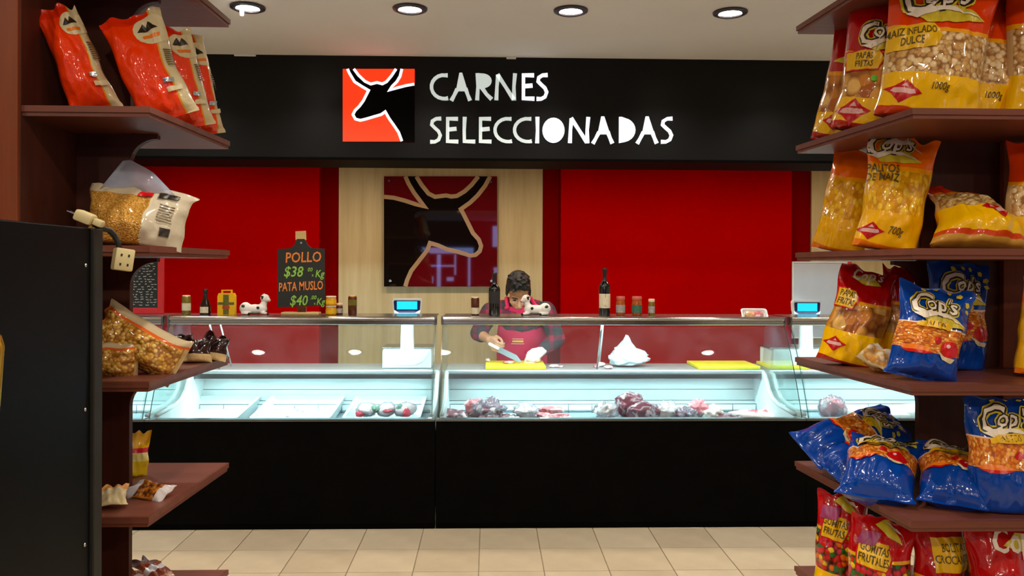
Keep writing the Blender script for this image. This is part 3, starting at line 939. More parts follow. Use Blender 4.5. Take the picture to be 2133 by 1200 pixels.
# meat tray on the shelf
x = X(1571, 5.16)
t = thing('meat_tray', 'white foam meat tray with wrapped pale cuts, tilted up on the top shelf', 'tray', (x, 5.16, ZS + 0.001), rot=(R(38), 0, R(-8)))
def tray_mesh(w, d, h, wall=0.010, flare=0.018):
    mb = MB()
    def ring(ww, dd, z, n=5, rr=0.02):
        pts = []
        for cx, cy, a0 in ((ww - rr, dd - rr, 0), (-ww + rr, dd - rr, 90), (-ww + rr, -dd + rr, 180), (ww - rr, -dd + rr, 270)):
            for i in range(n):
                a = R(a0 + 90 * i / (n - 1))
                pts.append(mb.bm.verts.new((cx + rr * math.cos(a), cy + rr * math.sin(a), z)))
        return pts
    rs = [ring(w - flare, d - flare, 0), ring(w, d, h * 0.92), ring(w + 0.003, d + 0.003, h), ring(w - wall, d - wall, h), ring(w - flare - wall * 0.7, d - flare - wall * 0.7, 0.006)]
    for a, b in zip(rs, rs[1:]):
        for i in range(len(a)):
            j = (i + 1) % len(a)
            mb.bm.faces.new((a[i], a[j], b[j], b[i]))
    mb.bm.faces.new(list(reversed(rs[0])))
    mb.bm.faces.new(rs[-1])
    return mb
tray_mesh(S(26, 5.16), 0.045, 0.022, 0.006, 0.010).build('tray', M_tray, t, True, 40)
def blob(name, m, parent, c, r, seed, amp=0.25, fr=2.2, u=24, v=16, rot=None):
    off = Vector((seed * 7.3, seed * 3.1, seed * 1.7))
    def fn(p):
        k = 1 + amp * noise.noise(p * fr + off) + amp * 0.55 * noise.noise(p * fr * 2.7 + off) + amp * 0.3 * abs(noise.noise(p * fr * 5 + off))
        return p * k
    return MB().ball(c, r, rot, u, v, fn).build(name, m, parent, True)
M_bready = meat_mat('breaded_cut', (206, 150, 104), (226, 178, 130), (238, 214, 184), 0.6)
for i, dx in enumerate((-0.025, 0.022)):
    blob('cut', M_bready if i == 0 else M_meatp, t, (dx, 0, 0.014), (0.034, 0.028, 0.012), 30 + i)

# ------------------------------------------------------------------ weighing scales on the worktop
M_scr = mat('screen_glow', (20, 190, 235), 0.3, emit=(30, 205, 245), es=0.95)
M_navy = mat('navy_bezel', (16, 36, 88), 0.25)
def scale(px, pyt, Y, body_w, label):
    x = X(px, Y)
    zt = P(px, pyt, Y).z
    t = thing('weighing_scale', label, 'scale', (x, Y, ZT + 0.0005), 'white weighing scales on the worktop')
    H = zt - ZT
    w, hh = 0.097, 0.112
    q = [(-w * 0.94, H), (w * 0.94, H), (w, H - 0.012), (w * 0.96, H - 0.07), (w * 0.80, H - hh), (-w * 0.80, H - hh), (-w * 0.96, H - 0.07), (-w, H - 0.012)]
    hd = MB().prism(q, 'y', -0.022, 0.022).build('display_head', M_plast, t)
    q = [(-w * 0.88, H - 0.012), (w * 0.88, H - 0.012), (w * 0.92, H - 0.022), (w * 0.88, H - 0.075), (w * 0.55, H - 0.095), (-w * 0.55, H - 0.095), (-w * 0.88, H - 0.075), (-w * 0.92, H - 0.022)]
    MB().prism(q, 'y', -0.025, -0.0215).build('bezel', M_navy, hd)
    MB().box((-w * 0.70, -0.0275, H - 0.072), (w * 0.70, -0.0245, H - 0.018), 0.001).build('screen', M_scr, hd)
    MB().loft([(0, 0, 0.10, 0.055, 0.030), (0, 0, 0.14, 0.046, 0.026), (0, 0, H - hh - 0.02, 0.042, 0.024), (0, 0, H - hh + 0.004, 0.05, 0.02)], 20, 4).build('column', M_plast, t, True, 50)
    b = MB()
    b.prism([(-body_w, 0.004), (-body_w, 0.118), (-body_w * 0.96, 0.128), (body_w * 0.96, 0.128), (body_w, 0.118), (body_w, 0.004)], 'y', -0.03, 0.24)
    b.build('body', M_plast, t)
    MB().prism([(-body_w * 0.98, 0.12), (-body_w * 0.7, 0.05), (-body_w * 0.3, 0.02), (body_w * 0.3, 0.02), (body_w * 0.7, 0.05), (body_w * 0.98, 0.12)], 'y', -0.034, -0.0295).build('front_curve', M_white, t)
    MB().box((-body_w * 1.06, 0.0, 0.1285), (body_w * 1.06, 0.25, 0.138), 0.003).build('weighing_plate', M_steel, t)
    for e in (-1, 1):
        MB().lathe([(0.012, 0), (0.012, 0.0045)], (e * body_w * 0.8, 0.1, 0), 10).build('foot', M_cable, t)
    return t
scale(849, 622, 5.50, S(50, 5.50), 'white weighing scale with lit blue display, behind left display case')
scale(1679, 626, 5.51, S(72, 5.51), 'white weighing scale with lit blue display, beside the right snack shelves')

# ------------------------------------------------------------------ boards, bag and scraps on the worktop
def cutting_board(pa, pb_, Y0, label, ln):
    xa, xb = X(pa, Y0), X(pb_, Y0)
    t = MB().box((0, 0, 0), (xb - xa, ln, 0.022), 0.004).build('cutting_board', M_yellowb)
    t.location = (xa, Y0, ZT + 0.0008)
    tag(t, label, 'cutting board', 'yellow cutting boards')
    return t
cutting_board(1012, 1138, 5.415, 'yellow cutting board under the butcher\'s knife', 0.33)
cutting_board(1456, 1585, 5.415, 'yellow cutting board on worktop, left of right scale', 0.33)
cutting_board(1606, 1740, 5.43, 'yellow cutting board in the rightmost case, below the right scale', 0.30)
def mk_drape():
    """crumpled white carrier bag slumped on the worktop"""
    Y = 5.60
    off = Vector((3.3, 1.2, 8.8))
    def fn(p):
        k = 1 + 0.24 * noise.noise(p * 1.6 + off) + 0.22 * abs(noise.noise(p * 3.1 + off)) + 0.10 * abs(noise.noise(p * 8 + off))
        q = p * k
        peak = max(0, 1 - abs(q.x + 0.12) * 1.9)
        q.z = max(-0.62, q.z + 0.9 * peak * max(0, q.z))
        if q.x > 0:
            q.z *= 1 - 0.35 * q.x
        return q
    o = MB().ball((0, 0, 0.056), (S(38, Y), 0.085, 0.075), None, 72, 48, fn).build('plastic_bag', M_bagw, None, True)
    o.location = (X(1311, Y), Y, ZT + 0.002)
    tag(o, 'crumpled white plastic bag slumped on the worktop', 'bag')
mk_drape()
def scrap(px, py, r, m, nm, label, seed, Y=5.55, z=ZT, group='meat scraps on the worktop'):
    o = blob(nm, m, None, (0, 0, r[2] * 0.85), r, seed, 0.3, 1.8, 16, 10)
    o.location = (X(px, Y), Y, z + 0.001)
    tag(o, label, 'meat', group)
    return o
scrap(1252, 760, (0.032, 0.03, 0.016), M_meatw, 'meat_scrap', 'pale meat scrap at the left foot of the white plastic bag', 3, 5.58)
scrap(1243, 760, (0.018, 0.02, 0.012), M_meatp, 'meat_scrap', 'smallest pink meat scrap left of the white plastic bag', 4, 5.50)
scrap(1268, 760, (0.03, 0.025, 0.012), M_meatw, 'meat_scrap', 'pale meat scrap touching the shelf prop before the white plastic bag', 5, 5.46)
zc = ZT + 0.024
scrap(1017, 752, (0.016, 0.016, 0.012), M_meatw, 'poultry_piece', 'small pale piece on the left corner of the butcher\'s board', 6, 5.66, zc, 'cut pieces on the board')
scrap(1060, 754, (0.042, 0.03, 0.010), M_meatp, 'poultry_piece', 'flat pink piece in the middle of the butcher\'s board', 7, 5.56, zc, 'cut pieces on the board')
scrap(1112, 750, (0.05, 0.035, 0.018), M_meatw, 'poultry_piece', 'pale fillet under the butcher\'s gloved hand', 8, 5.62, zc, 'cut pieces on the board')
scrap(1155, 762, (0.034, 0.02, 0.012), M_meatw, 'meat_scrap', 'white fatty scrap on the steel just right of the butcher\'s board', 9, 5.52)
scrap(1168, 762, (0.022, 0.016, 0.009), M_meatp, 'meat_scrap', 'pink strip on the steel, second scrap right of the butcher\'s board', 10, 5.52)

# ------------------------------------------------------------------ inside the cases
def bin_tray(pa, pb_, label, Y0=5.02, Y1=5.56):
    ya = (Y0 + Y1) / 2
    xa, xb = X(pa, 5.4), X(pb_, 5.4)
    t = thing('display_tray', label, 'tray', ((xa + xb) / 2, ya, ZD + 0.001), 'white display trays in the left case', rot=(R(5.5), 0, 0))
    tray_mesh((xb - xa) / 2, (Y1 - Y0) / 2, 0.085, 0.014, 0.02).build('tray', M_tray, t, True, 40)
    return t
def mincemeat_mat():
    s = NT('wrapped_offal')
    n1 = s.noise(22, 5)
    s.l(s.ramp(n1, [(0.3, s2l((190, 194, 200))), (0.62, s2l((206, 206, 210))), (0.72, s2l((120, 96, 112)))]), s.b.inputs['Base Color'])
    s.b.inputs['Roughness'].default_value = 0.2
    s.bump(n1, 0.4)
    return s.m
M_offal = mincemeat_mat()
M_paper = mat('greaseproof_paper', (214, 212, 208), 0.5, var=0.04)
t1 = bin_tray(352, 532, 'empty white display tray, leftmost of three, lined with paper')
t2 = bin_tray(556, 712, 'white display tray of grey wrapped offal, middle of three')
t3 = bin_tray(736, 886, 'white display tray of wrapped chickens, rightmost of three')
def heap_sheet(name, m, par, w, d, z, amp, seed, n=26):
    mb = MB()
    off = Vector((seed, seed * 2.1, 0))
    rows = []
    for dz in (0, -0.004):
        g = []
        for j in range(n):
            g.append([mb.bm.verts.new((-w + 2 * w * i / (n - 1), -d + 2 * d * j / (n - 1),
                     z + dz + amp * (noise.noise(Vector((i * 0.35, j * 0.35, 0)) + off) * 0.6 + 0.4) * min(1, 4 * min(i, j, n - 1 - i, n - 1 - j) / n))) for i in range(n)])
        rows.append(g)
        for j in range(n - 1):
            for i in range(n - 1):
                mb.bm.faces.new((g[j][i], g[j][i + 1], g[j + 1][i + 1], g[j + 1][i]))
    a, b = rows
    edge = [(0, i) for i in range(n)] + [(j, n - 1) for j in range(1, n)] + [(n - 1, i) for i in range(n - 2, -1, -1)] + [(j, 0) for j in range(n - 2, 0, -1)]
    for k in range(len(edge)):
        p, q = edge[k], edge[(k + 1) % len(edge)]
        mb.bm.faces.new((a[p[0]][p[1]], a[q[0]][q[1]], b[q[0]][q[1]], b[p[0]][p[1]]))
    return mb.build(name, m, par, True, 60)
heap_sheet('paper_liner', M_paper, t1, 0.235, 0.20, 0.012, 0.004, 3)
o = heap_sheet('offal_layer', M_offal, None, 0.205, 0.20, 0.014, 0.045, 5)
o.location = t2.location; o.rotation_euler = t2.rotation_euler
tag(o, 'bed of grey wrapped offal in the middle white tray', 'meat')
M_red2 = mat('red_label_print', (198, 30, 60), 0.35)
M_grn = mat('leaf_print', (90, 140, 110), 0.4)
for i, dx in enumerate((-0.125, 0.0, 0.125)):
    c = thing('wrapped_chicken', 'plastic wrapped pale chicken with red and green print, %s in the right tray' % ('leftmost', 'middle', 'rightmost')[i], 'chicken',
              (t3.location.x + dx, 5.26, ZD + 0.028), 'wrapped chickens in the tray', rot=(R(5), 0, R(15 - 20 * i)))
    blob('bird', M_meatw, c, (0, 0, 0.038), (0.058, 0.085, 0.036), 40 + i, 0.15)
    blob('film', M_wrap, c, (0, 0, 0.040), (0.064, 0.094, 0.042), 40 + i, 0.18)
    blob('red_print', M_red2, c, ((-0.05, 0.022, 0.045)[i], -0.062, (0.030, 0.050, 0.034)[i]), ((0.026, 0.034, 0.020)[i], 0.034, (0.018, 0.010, 0.026)[i]), 80 + i, 0.35)
    blob('green_print', M_grn, c, ((0.038, -0.044, -0.012)[i], -0.045, (0.052, 0.050, 0.064)[i]), (0.018, 0.028, 0.018), 84 + i, 0.4)

def cut(px, Y, r, m, nm, label, seed, cat='meat', amp=0.42, rot=None, z=ZD, wrap=False, group='cuts laid out in the meat case'):
    t = thing(nm, label, cat, (X(px, Y), Y, z + 0.001), group, rot)
    blob('flesh', m, t, (0, 0, r[2] * 0.92), r, seed, amp, 1.7, 32, 20)
    if wrap:
        blob('film', M_wrap, t, (0, 0, r[2] * 0.95), (r[0] * 1.12, r[1] * 1.1, r[2] * 1.10), seed + 0.3, amp * 1.3, 2.4, 28, 18)
    return t
cut(948, 5.24, (0.075, 0.085, 0.036), M_meatpl, 'meat_joint', 'low plum coloured joint at the far left of the meat case', 50)
cut(988, 5.36, (0.055, 0.06, 0.062), M_meatp, 'meat_joint', 'small upright pink joint, second from left in the meat case', 51)
cut(1020, 5.30, (0.085, 0.085, 0.060), M_meatpl, 'meat_joint', 'film wrapped plum joint, third from left in the meat case', 52, wrap=True)
cut(1012, 5.14, (0.06, 0.05, 0.024), M_meatd, 'meat_joint', 'thin dark red slab in front of the wrapped plum joint', 53)
cut(1060, 5.20, (0.06, 0.06, 0.022), M_meatpl, 'meat_joint', 'flat dark plum piece between the wrapped joint and pink fillets', 63)
cut(1098, 5.30, (0.07, 0.07, 0.044), M_meatw, 'meat_joint', 'film wrapped pale piece left of the pink fillets', 54, wrap=True)
for i, (dx, dy, dz) in enumerate(((1135, 5.26, 0.0), (1150, 5.30, 0.036), (1166, 5.22, 0.0))):
    cut(dx, dy, (0.075, 0.034, 0.022), M_meatp, 'pork_fillet', 'pink fillet in the small pile, %s' % ('left at the bottom', 'on top', 'right at the bottom')[i], 55 + i, rot=(0, 0, R(-25 + 14 * i)), z=ZD + dz)
cut(1264, 5.30, (0.065, 0.06, 0.050), M_meatw, 'meat_joint', 'pale wrapped lump left of the two big beef rounds', 58, wrap=True)
cut(1312, 5.38, (0.098, 0.075, 0.080), M_meatd, 'beef_round', 'rear of two big dark beef rounds, standing taller', 59, amp=0.22)
cut(1340, 5.20, (0.105, 0.08, 0.062), M_meatd, 'beef_round', 'front one of two big dark beef rounds', 60, amp=0.22)
cut(1392, 5.30, (0.065, 0.07, 0.048), M_meatw, 'meat_joint', 'film wrapped pale cut just right of the beef rounds', 61, wrap=True)
cut(1430, 5.22, (0.055, 0.06, 0.040), M_meatpl, 'meat_joint', 'film wrapped plum cut, second right of the beef rounds', 62, wrap=True)
cut(1456, 5.34, (0.058, 0.06, 0.058), M_meatp, 'meat_joint', 'tall pale pink lump, third right of the beef rounds', 64)
cut(1488, 5.26, (0.055, 0.06, 0.046), M_meatw, 'meat_joint', 'pale fatty lump, fourth right of the beef rounds', 65)
cut(1522, 5.18, (0.075, 0.05, 0.024), M_meatpl, 'meat_joint', 'low dark plum strip right of the pale fatty lump', 66)
for i in range(4):
    cut(1556 + 17 * i, 5.24 + 0.05 * (i % 2), (0.035, 0.12, 0.028), M_meatp if i % 2 else M_meatw, 'rib_strip',
        'pale pink rib strip by the right end wall, %s of four' % ('first from left', 'second from left', 'third from left', 'last')[i], 67 + i, rot=(0, 0, R(50 - 8 * i)), amp=0.15)
cut(1735, 5.24, (0.078, 0.08, 0.074), M_meatp, 'meat_joint', 'round pink joint alone in the rightmost case', 72, amp=0.16, wrap=True)
ws = MB().box((-0.17, -0.15, 0), (0.17, 0.15, 0.05), 0.015).build('paper_parcel', M_paper, None, True, 40)
ws.location = (X(1822, 5.30), 5.30, ZD + 0.001)
tag(ws, 'flat white paper parcel beside the round pink joint', 'parcel')
ws = MB().box((-0.10, -0.15, 0), (0.10, 0.15, 0.065), 0.02).build('paper_parcel', M_paper, None, True, 40)
ws.location = (X(1895, 5.32), 5.32, ZD + 0.001)
ws.rotation_euler = (0, R(-6), R(-14))
tag(ws, 'tilted white paper parcel at the right edge of the meat cases', 'parcel')

# ------------------------------------------------------------------ chalk menu boards with red frames
def menu_board(pa, pb_, pt, pbm, Y, label, face, scrib, lean=0.0):
    a, b = P(pa, pt, Y), P(pb_, pbm, Y)
    w, h = b.x - a.x, a.z - b.z
    t = thing('menu_board', label, 'chalkboard', (a.x, Y, b.z), None, (R(lean), 0, 0))
    MB().box((0.006, -0.006, 0.006), (w - 0.006, 0.006, h - 0.006)).build('board_face', face, t)
    f = 0.036
    for lo, hi in (((0, -0.010, 0), (f, 0.010, h)), ((w - f, -0.010, 0), (w, 0.010, h)), ((f, -0.010, 0), (w - f, 0.010, f)), ((f, -0.010, h - f), (w - f, 0.010, h))):
        if not scrib and not (lo[0] > w * 0.5):     # the wall board: only its right rail is red, the others are narrow and pale
            lo, hi = list(lo), list(hi)
            if hi[0] <= f:
                hi[0] = 0.010
            elif hi[2] <= f:
                lo[0], hi[2] = 0.010, 0.010
            else:
                lo[0], lo[2] = 0.010, h - 0.010
            MB().box(lo, hi, 0.002).build('frame_rail', M_plast, t)['label'] = 'narrow pale frame rail'
            continue
        MB().box(lo, hi, 0.002).build('frame_rail', M_redframe, t)
    if scrib:
        q = MB()
        rr = random.Random(3)
        z = h - f - 0.02
        while z > f + 0.015:
            xx = w * 0.32
            while xx < w - f - 0.02:
                l = rr.uniform(0.008, 0.022)
                q.stroke([(xx, z), (xx + l * 0.4, z + rr.uniform(-0.004, 0.005)), (xx + l, z + rr.uniform(-0.003, 0.004))], 0.0035, -0.0074, -0.0064)
                xx += l + rr.uniform(0.004, 0.03)
            z -= 0.0165
        o = q.build('chalk_scribble', M_chalkw, t)
        o['kind'] = 'stuff'
    return t
M_sheen = mat('board_sheen_grey', (196, 202, 214), 0.15, var=0.03)  # light reflected off the board painted in as pale grey
menu_board(190, 341, 520, 653, 5.31, 'red framed chalkboard menu covered in white writing, behind the left shelves', M_chalkb, True)
# this one hangs on the wall
menu_board(1650, 1773, 545, 705, YW - 0.12, 'board with one red edge and painted-on grey sheen on the wall behind the right scale', M_sheen, False)
# ------------------------------------------------------------------ the butcher
def V3(px, py, Y):
    return P(px, py, Y)
root = V3(1086, 1000, 6.14)
bt = thing('person', 'person in plaid shirt and crimson apron cutting meat on a yellow board', 'person', (root.x, root.y, 0))
bo = Vector((-root.x, -root.y, 0))
def L(v):
    return v + bo
hips = L(Vector((root.x, 6.13, 0.90)))
belly = L(Vector((root.x - 0.005, 6.06, 1.02)))
chest = L(Vector((root.x - 0.01, 5.97, 1.15)))
neck = L(V3(1080, 640, 5.90))
shL, shR = L(V3(1022, 650, 5.93)), L(V3(1137, 648, 5.92))       # image left / right
elL, elR = L(V3(996, 694, 5.95)), L(V3(1160, 706, 5.88))
wrL, wrR = L(V3(1020, 708, 5.73)), L(V3(1130, 729, 5.69))
hc = L(V3(1079.5, 608, 5.83))                                   # head centre
pitch = R(40)
HM = Matrix.Rotation(R(4), 3, 'Z') @ Matrix.Rotation(pitch, 3, 'X') # face looks along -y, tipped down
HS = 1.06
def hp(x, y, z):
    return hc + HM @ (Vector((x, y, z)) * HS)

def hand(mb, w, d, n, s, grow=0.0, curl=(28, 38, 28), spread=0.10, thumb_in=0.5):
    """five-fingered hand: w wrist, d towards the fingers, n out of the palm, s towards the thumb"""
    d, n = d.normalized(), n.normalized()
    s = (s - d * s.dot(d)).normalized()
    n = (n - d * n.dot(d) - s * n.dot(s)).normalized()
    g = grow
    for k in (-0.028, -0.009, 0.010, 0.027):
        mb.cap(w + s * k * 0.7 + d * 0.005, 0.017 + g, w + d * 0.085 + s * k * 1.15, 0.0135 + g, 10)
    for k, ln in ((0.031, 0.92), (0.0105, 1.0), (-0.0105, 0.94), (-0.031, 0.74)):
        p = w + d * 0.088 + s * k
        dd = (d + s * k * spread * 25 * 0.25).normalized()
        a = 0
        r = 0.0095
        for seg, c in zip((0.044, 0.027, 0.021), curl):
            a += R(c)
            dr = dd * math.cos(a) + n * math.sin(a)
            q = p + dr * seg * ln
            mb.cap(p, r + g, q, r * 0.9 + g, 8)
            p, r = q, r * 0.9
    p = w + d * 0.022 + s * 0.026
    dirs = [(d * 0.6 + s * 0.75 + n * 0.25), (d * 0.9 + s * (0.35 - thumb_in * 0.4) + n * 0.5), (d * 0.9 - s * thumb_in * 0.6 + n * 0.55)]
    r = 0.0135
    for dr, ln in zip(dirs, (0.036, 0.032, 0.025)):
        q = p + dr.normalized() * ln
        mb.cap(p, r + g, q, r * 0.88 + g, 8)
        p, r = q, r * 0.88

bd = MB()
# legs and trunk
for e in (-1, 1):
    hj = hips + Vector((e * 0.09, 0, -0.02))
    kn = L(Vector((root.x + e * 0.11, 6.13, 0.47)))
    an = L(Vector((root.x + e * 0.12, 6.17, 0.09)))
    bd.cap(hj, 0.085, kn, 0.055)
    bd.cap(kn, 0.055, an, 0.036)
    bd.cap(an + Vector((0, 0.03, -0.05)), 0.035, an + Vector((e * 0.02, -0.16, -0.058)), 0.028)
bd.ball(hips, (0.165, 0.11, 0.11))
bd.ball(belly, (0.15, 0.11, 0.13))
bd.ball(chest, (0.165, 0.115, 0.13))
bd.cap(shL * 0.75 + shR * 0.25, 0.075, shR * 0.75 + shL * 0.25, 0.075)
bd.cap(neck + Vector((0, 0.04, -0.05)), 0.062, hp(0, 0.035, -0.05), 0.054)
# head
bd.ball(hp(0, 0.012, 0.035), (0.074 * HS, 0.094 * HS, 0.085 * HS), HM)
bd.ball(hp(0, -0.022, -0.040), (0.060 * HS, 0.066 * HS, 0.072 * HS), HM)
bd.ball(hp(0, -0.046, -0.088), (0.034 * HS, 0.034 * HS, 0.026 * HS), HM)
for e in (-1, 1):
    bd.ball(hp(e * 0.036, -0.060, -0.032), (0.026 * HS, 0.022 * HS, 0.022 * HS), HM)
    bd.ball(hp(e * 0.030, -0.072, 0.012), (0.026 * HS, 0.014 * HS, 0.009 * HS), HM)
    bd.ball(hp(e * 0.074, 0.015, -0.012), (0.010 * HS, 0.020 * HS, 0.032 * HS), HM)
bd.cap(hp(0, -0.078, 0.004), 0.009, hp(0, -0.104, -0.036), 0.014)
for e in (-1, 1):
    bd.ball(hp(e * 0.012, -0.090, -0.040), 0.010)
bd.ball(hp(0, -0.084, -0.066), (0.024 * HS, 0.010 * HS, 0.007 * HS), HM)
bd.ball(hp(0, -0.080, -0.076), (0.020 * HS, 0.010 * HS, 0.007 * HS), HM)
# arms
for sh, el, wr in ((shL, elL, wrL), (shR, elR, wrR)):
    bd.cap(sh, 0.056, el, 0.042)
    bd.cap(el, 0.044, wr, 0.028)
dL = L(V3(1040, 729, 5.62)) - wrL
hand(bd, wrL, dL, Vector((0.75, -0.1, -0.6)), Vector((0.5, -0.55, 0.5)), curl=(58, 60, 35), thumb_in=0.8)
dR = L(V3(1098, 750, 5.58)) - wrR
hand(bd, wrR, dR, Vector((-0.25, -0.25, -0.9)), Vector((-0.75, 0.25, 0.2)), curl=(20, 30, 22), thumb_in=0.2)
remesh(bd.build('body', M_skin, bt, True), 0.0052, 2)
# face details
for e in (-1, 1):
    MB().ball(hp(e * 0.030, -0.079, -0.006), (0.011 * HS, 0.006 * HS, 0.005 * HS), HM, 12, 8).build('eye', M_eye, bt, True)
    mb = MB()
    mb.tube([hp(e * 0.014, -0.090, 0.016), hp(e * 0.030, -0.089, 0.022), hp(e * 0.048, -0.078, 0.017)], 0.0042, 6)
    mb.build('eyebrow', M_hair, bt, True)
MB().tube([hp(-0.020, -0.088, -0.072), hp(0, -0.096, -0.071), hp(0.020, -0.088, -0.072)], 0.0045, 6).build('mouth', M_lip, bt, True)
# hair: a cap with a swept, tousled top
hm = MB()
rr = random.Random(11)
hm.ball(hp(0, 0.028, 0.050), (0.082 * HS, 0.100 * HS, 0.086 * HS), HM, 20, 14)
hm.ball(hp(0, 0.070, -0.005), (0.072 * HS, 0.056 * HS, 0.075 * HS), HM)
for i in range(90):
    a = rr.uniform(-1.15, 1.15)
    b = rr.uniform(-0.75, 1.3)
    dx, dz = math.sin(a), math.cos(a)
    base = (0.070 * dx * math.cos(b * 0.8), 0.02 - 0.088 * math.sin(b), 0.050 + 0.070 * dz * math.cos(b * 0.7))
    tip = (base[0] * 1.22 + rr.uniform(-0.014, 0.014), base[1] - rr.uniform(0.008, 0.03), base[2] + rr.uniform(0.006, 0.028) - (0.012 if b > 0.9 else 0))
    hm.cap(hp(*base), 0.014, hp(*tip), 0.0045, 6)
for e in (-1, 1):
    for i in range(4):
        hm.cap(hp(e * 0.074, -0.02 + i * 0.018, 0.03), 0.012, hp(e * 0.079, -0.026 + i * 0.018, -0.012 - 0.01 * i), 0.006, 6)
remesh(hm.build('hair', M_hair, bt, True), 0.0048, 1)
# shirt
sm = MB()
sm.ball(hips, (0.178, 0.128, 0.10))
sm.ball(belly, (0.168, 0.128, 0.14))
sm.ball(chest, (0.185, 0.132, 0.14))
sm.cap(shL * 0.8 + shR * 0.2, 0.088, shR * 0.8 + shL * 0.2, 0.088)
sm.cap(shL, 0.074, elL, 0.060)
sm.cap(elL, 0.060, elL.lerp(wrL, 0.30), 0.054)
sm.cap(shR, 0.074, elR, 0.062)
sm.cap(elR, 0.062, elR.lerp(wrR, 0.90), 0.046)
for i in range(5):          # rolled and creased cloth at the sleeves
    q = elR.lerp(wrR, 0.15 + 0.17 * i)
    sm.ball(q, (0.057 - 0.003 * i, 0.050, 0.056 - 0.003 * i))
sm.ball(elL.lerp(wrL, 0.28), (0.058, 0.04, 0.055))
sm.cap(neck + Vector((-0.055, 0.01, -0.015)), 0.026, neck + Vector((0.055, 0.01, -0.015)), 0.026)
remesh(sm.build('shirt', M_plaid, bt, True), 0.0065, 2)
tm = MB()
tm.ball(hips + Vector((0, 0, -0.04)), (0.176, 0.122, 0.10))
for e in (-1, 1):
    hj = hips + Vector((e * 0.09, 0, -0.02))
    kn = L(Vector((root.x + e * 0.11, 6.13, 0.47)))
    an = L(Vector((root.x + e * 0.12, 6.17, 0.09)))
    tm.cap(hj, 0.095, kn, 0.068)
    tm.cap(kn, 0.068, an + Vector((0, 0, 0.04)), 0.056)
remesh(tm.build('trousers', M_trous, bt, True), 0.009, 2)
for e in (-1, 1):
    an = L(Vector((root.x + e * 0.12, 6.17, 0.09)))
    q = MB()
    q.cap(an + Vector((0, 0.03, -0.046)), 0.043, an + Vector((e * 0.02, -0.17, -0.052)), 0.038)
    q.build('shoe', M_cable, bt, True)
# apron: a bib wrapped round the front of the trunk, straps up to the neck, small printed mark
rows = []
am = MB()
NX, NZ = 16, 16
top = chest + Vector((0, 0, 0.085))
bot = hips + Vector((0, 0, -0.22))
for thick in (0, 0.004):
    g = []
    for j in range(NZ + 1):
        t_ = j / NZ
        p = top.lerp(bot, t_)
        if t_ < 0.5:
            c = top.lerp(belly, t_ / 0.5)
        else:
            c = belly.lerp(bot, (t_ - 0.5) / 0.5)
        half = R(48 + 30 * min(1, t_ * 2.2))
        rx, ry = 0.192 - thick, 0.152 - thick
        row = []
        for i in range(NX + 1):
            a = -PI / 2 + half * (2 * i / NX - 1)
            row.append(am.bm.verts.new((c.x + rx * math.cos(a), c.y + ry * math.sin(a) + 0.004 * math.sin(i * 1.3 + j * 0.7), p.z)))
        g.append(row)
    rows.append(g)
for g in rows:
    for j in range(NZ):
        for i in range(NX):
            am.bm.faces.new((g[j][i], g[j][i + 1], g[j + 1][i + 1], g[j + 1][i]))
a, b = rows
edge = [(0, i) for i in range(NX + 1)] + [(j, NX) for j in range(1, NZ + 1)] + [(NZ, i) for i in range(NX - 1, -1, -1)] + [(j, 0) for j in range(NZ - 1, 0, -1)]
for k in range(len(edge)):
    p, q = edge[k], edge[(k + 1) % len(edge)]
    am.bm.faces.new((a[p[0]][p[1]], a[q[0]][q[1]], b[q[0]][q[1]], b[p[0]][p[1]]))
am.build('apron', M_apron, bt, True, 60)
for e in (-1, 1):
    p0 = Vector((top.x + e * 0.125, top.y - 0.135, top.z - 0.01))
    p1 = Vector((top.x + e * 0.104, shL.y - 0.098, shL.z + 0.035))
    p2 = Vector((neck.x + e * 0.088, neck.y - 0.03, neck.z + 0.065))
    p3 = Vector((neck.x + e * 0.04, neck.y + 0.10, neck.z + 0.05))
    MB().tube([p0, p1, p2, p3], 0.015, 8).build('apron_strap', M_apron, bt, True)
M_print = mat('apron_print_yellow', (226, 180, 40), 0.6)
M_printp = mat('apron_print_pale', (232, 190, 190), 0.6)
am_c = L(V3(1079, 714, 5.86))
for dz, w_, hh, m_ in ((0.024, 0.040, 0.004, M_printp), (0.006, 0.040, 0.014, M_print), (-0.012, 0.046, 0.004, M_printp)):
    q = MB()
    g = []
    for i in range(9):
        xx = am_c.x + w_ * (2 * i / 8 - 1)
        z_ = am_c.z + dz
        t_ = min(1, max(0, (top.z - z_) / (top.z - bot.z)))
        c = top.lerp(belly, t_ / 0.5) if t_ < 0.5 else belly.lerp(bot, (t_ - 0.5) / 0.5)
        cosv = (xx - c.x) / 0.192
        yy = c.y - 0.152 * math.sqrt(max(0, 1 - cosv * cosv)) - 0.008
        g.append([q.bm.verts.new((xx, yy + o_, z_ + s_)) for o_ in (0, 0.002) for s_ in (-hh / 2, hh / 2)])
    for i in range(8):
        for k in ((0, 1), (1, 3), (3, 2), (2, 0)):
            q.bm.faces.new((g[i][k[0]], g[i + 1][k[0]], g[i + 1][k[1]], g[i][k[1]]))
    for i in (0, 8):
        q.bm.faces.new((g[i][0], g[i][1], g[i][3], g[i][2]))
    q.build('apron_print', m_, bt)
M_glove = mat('pale_glove', (226, 206, 204), 0.45, var=0.06)
gm = MB()
hand(gm, wrR, dR, Vector((-0.25, -0.25, -0.9)), Vector((-0.75, 0.25, 0.2)), grow=0.0022, curl=(20, 30, 22), thumb_in=0.2)
gm.cap(wrR - dR.normalized() * 0.05, 0.033, wrR, 0.031)
remesh(gm.build('glove', M_glove, bt, True), 0.005, 1)
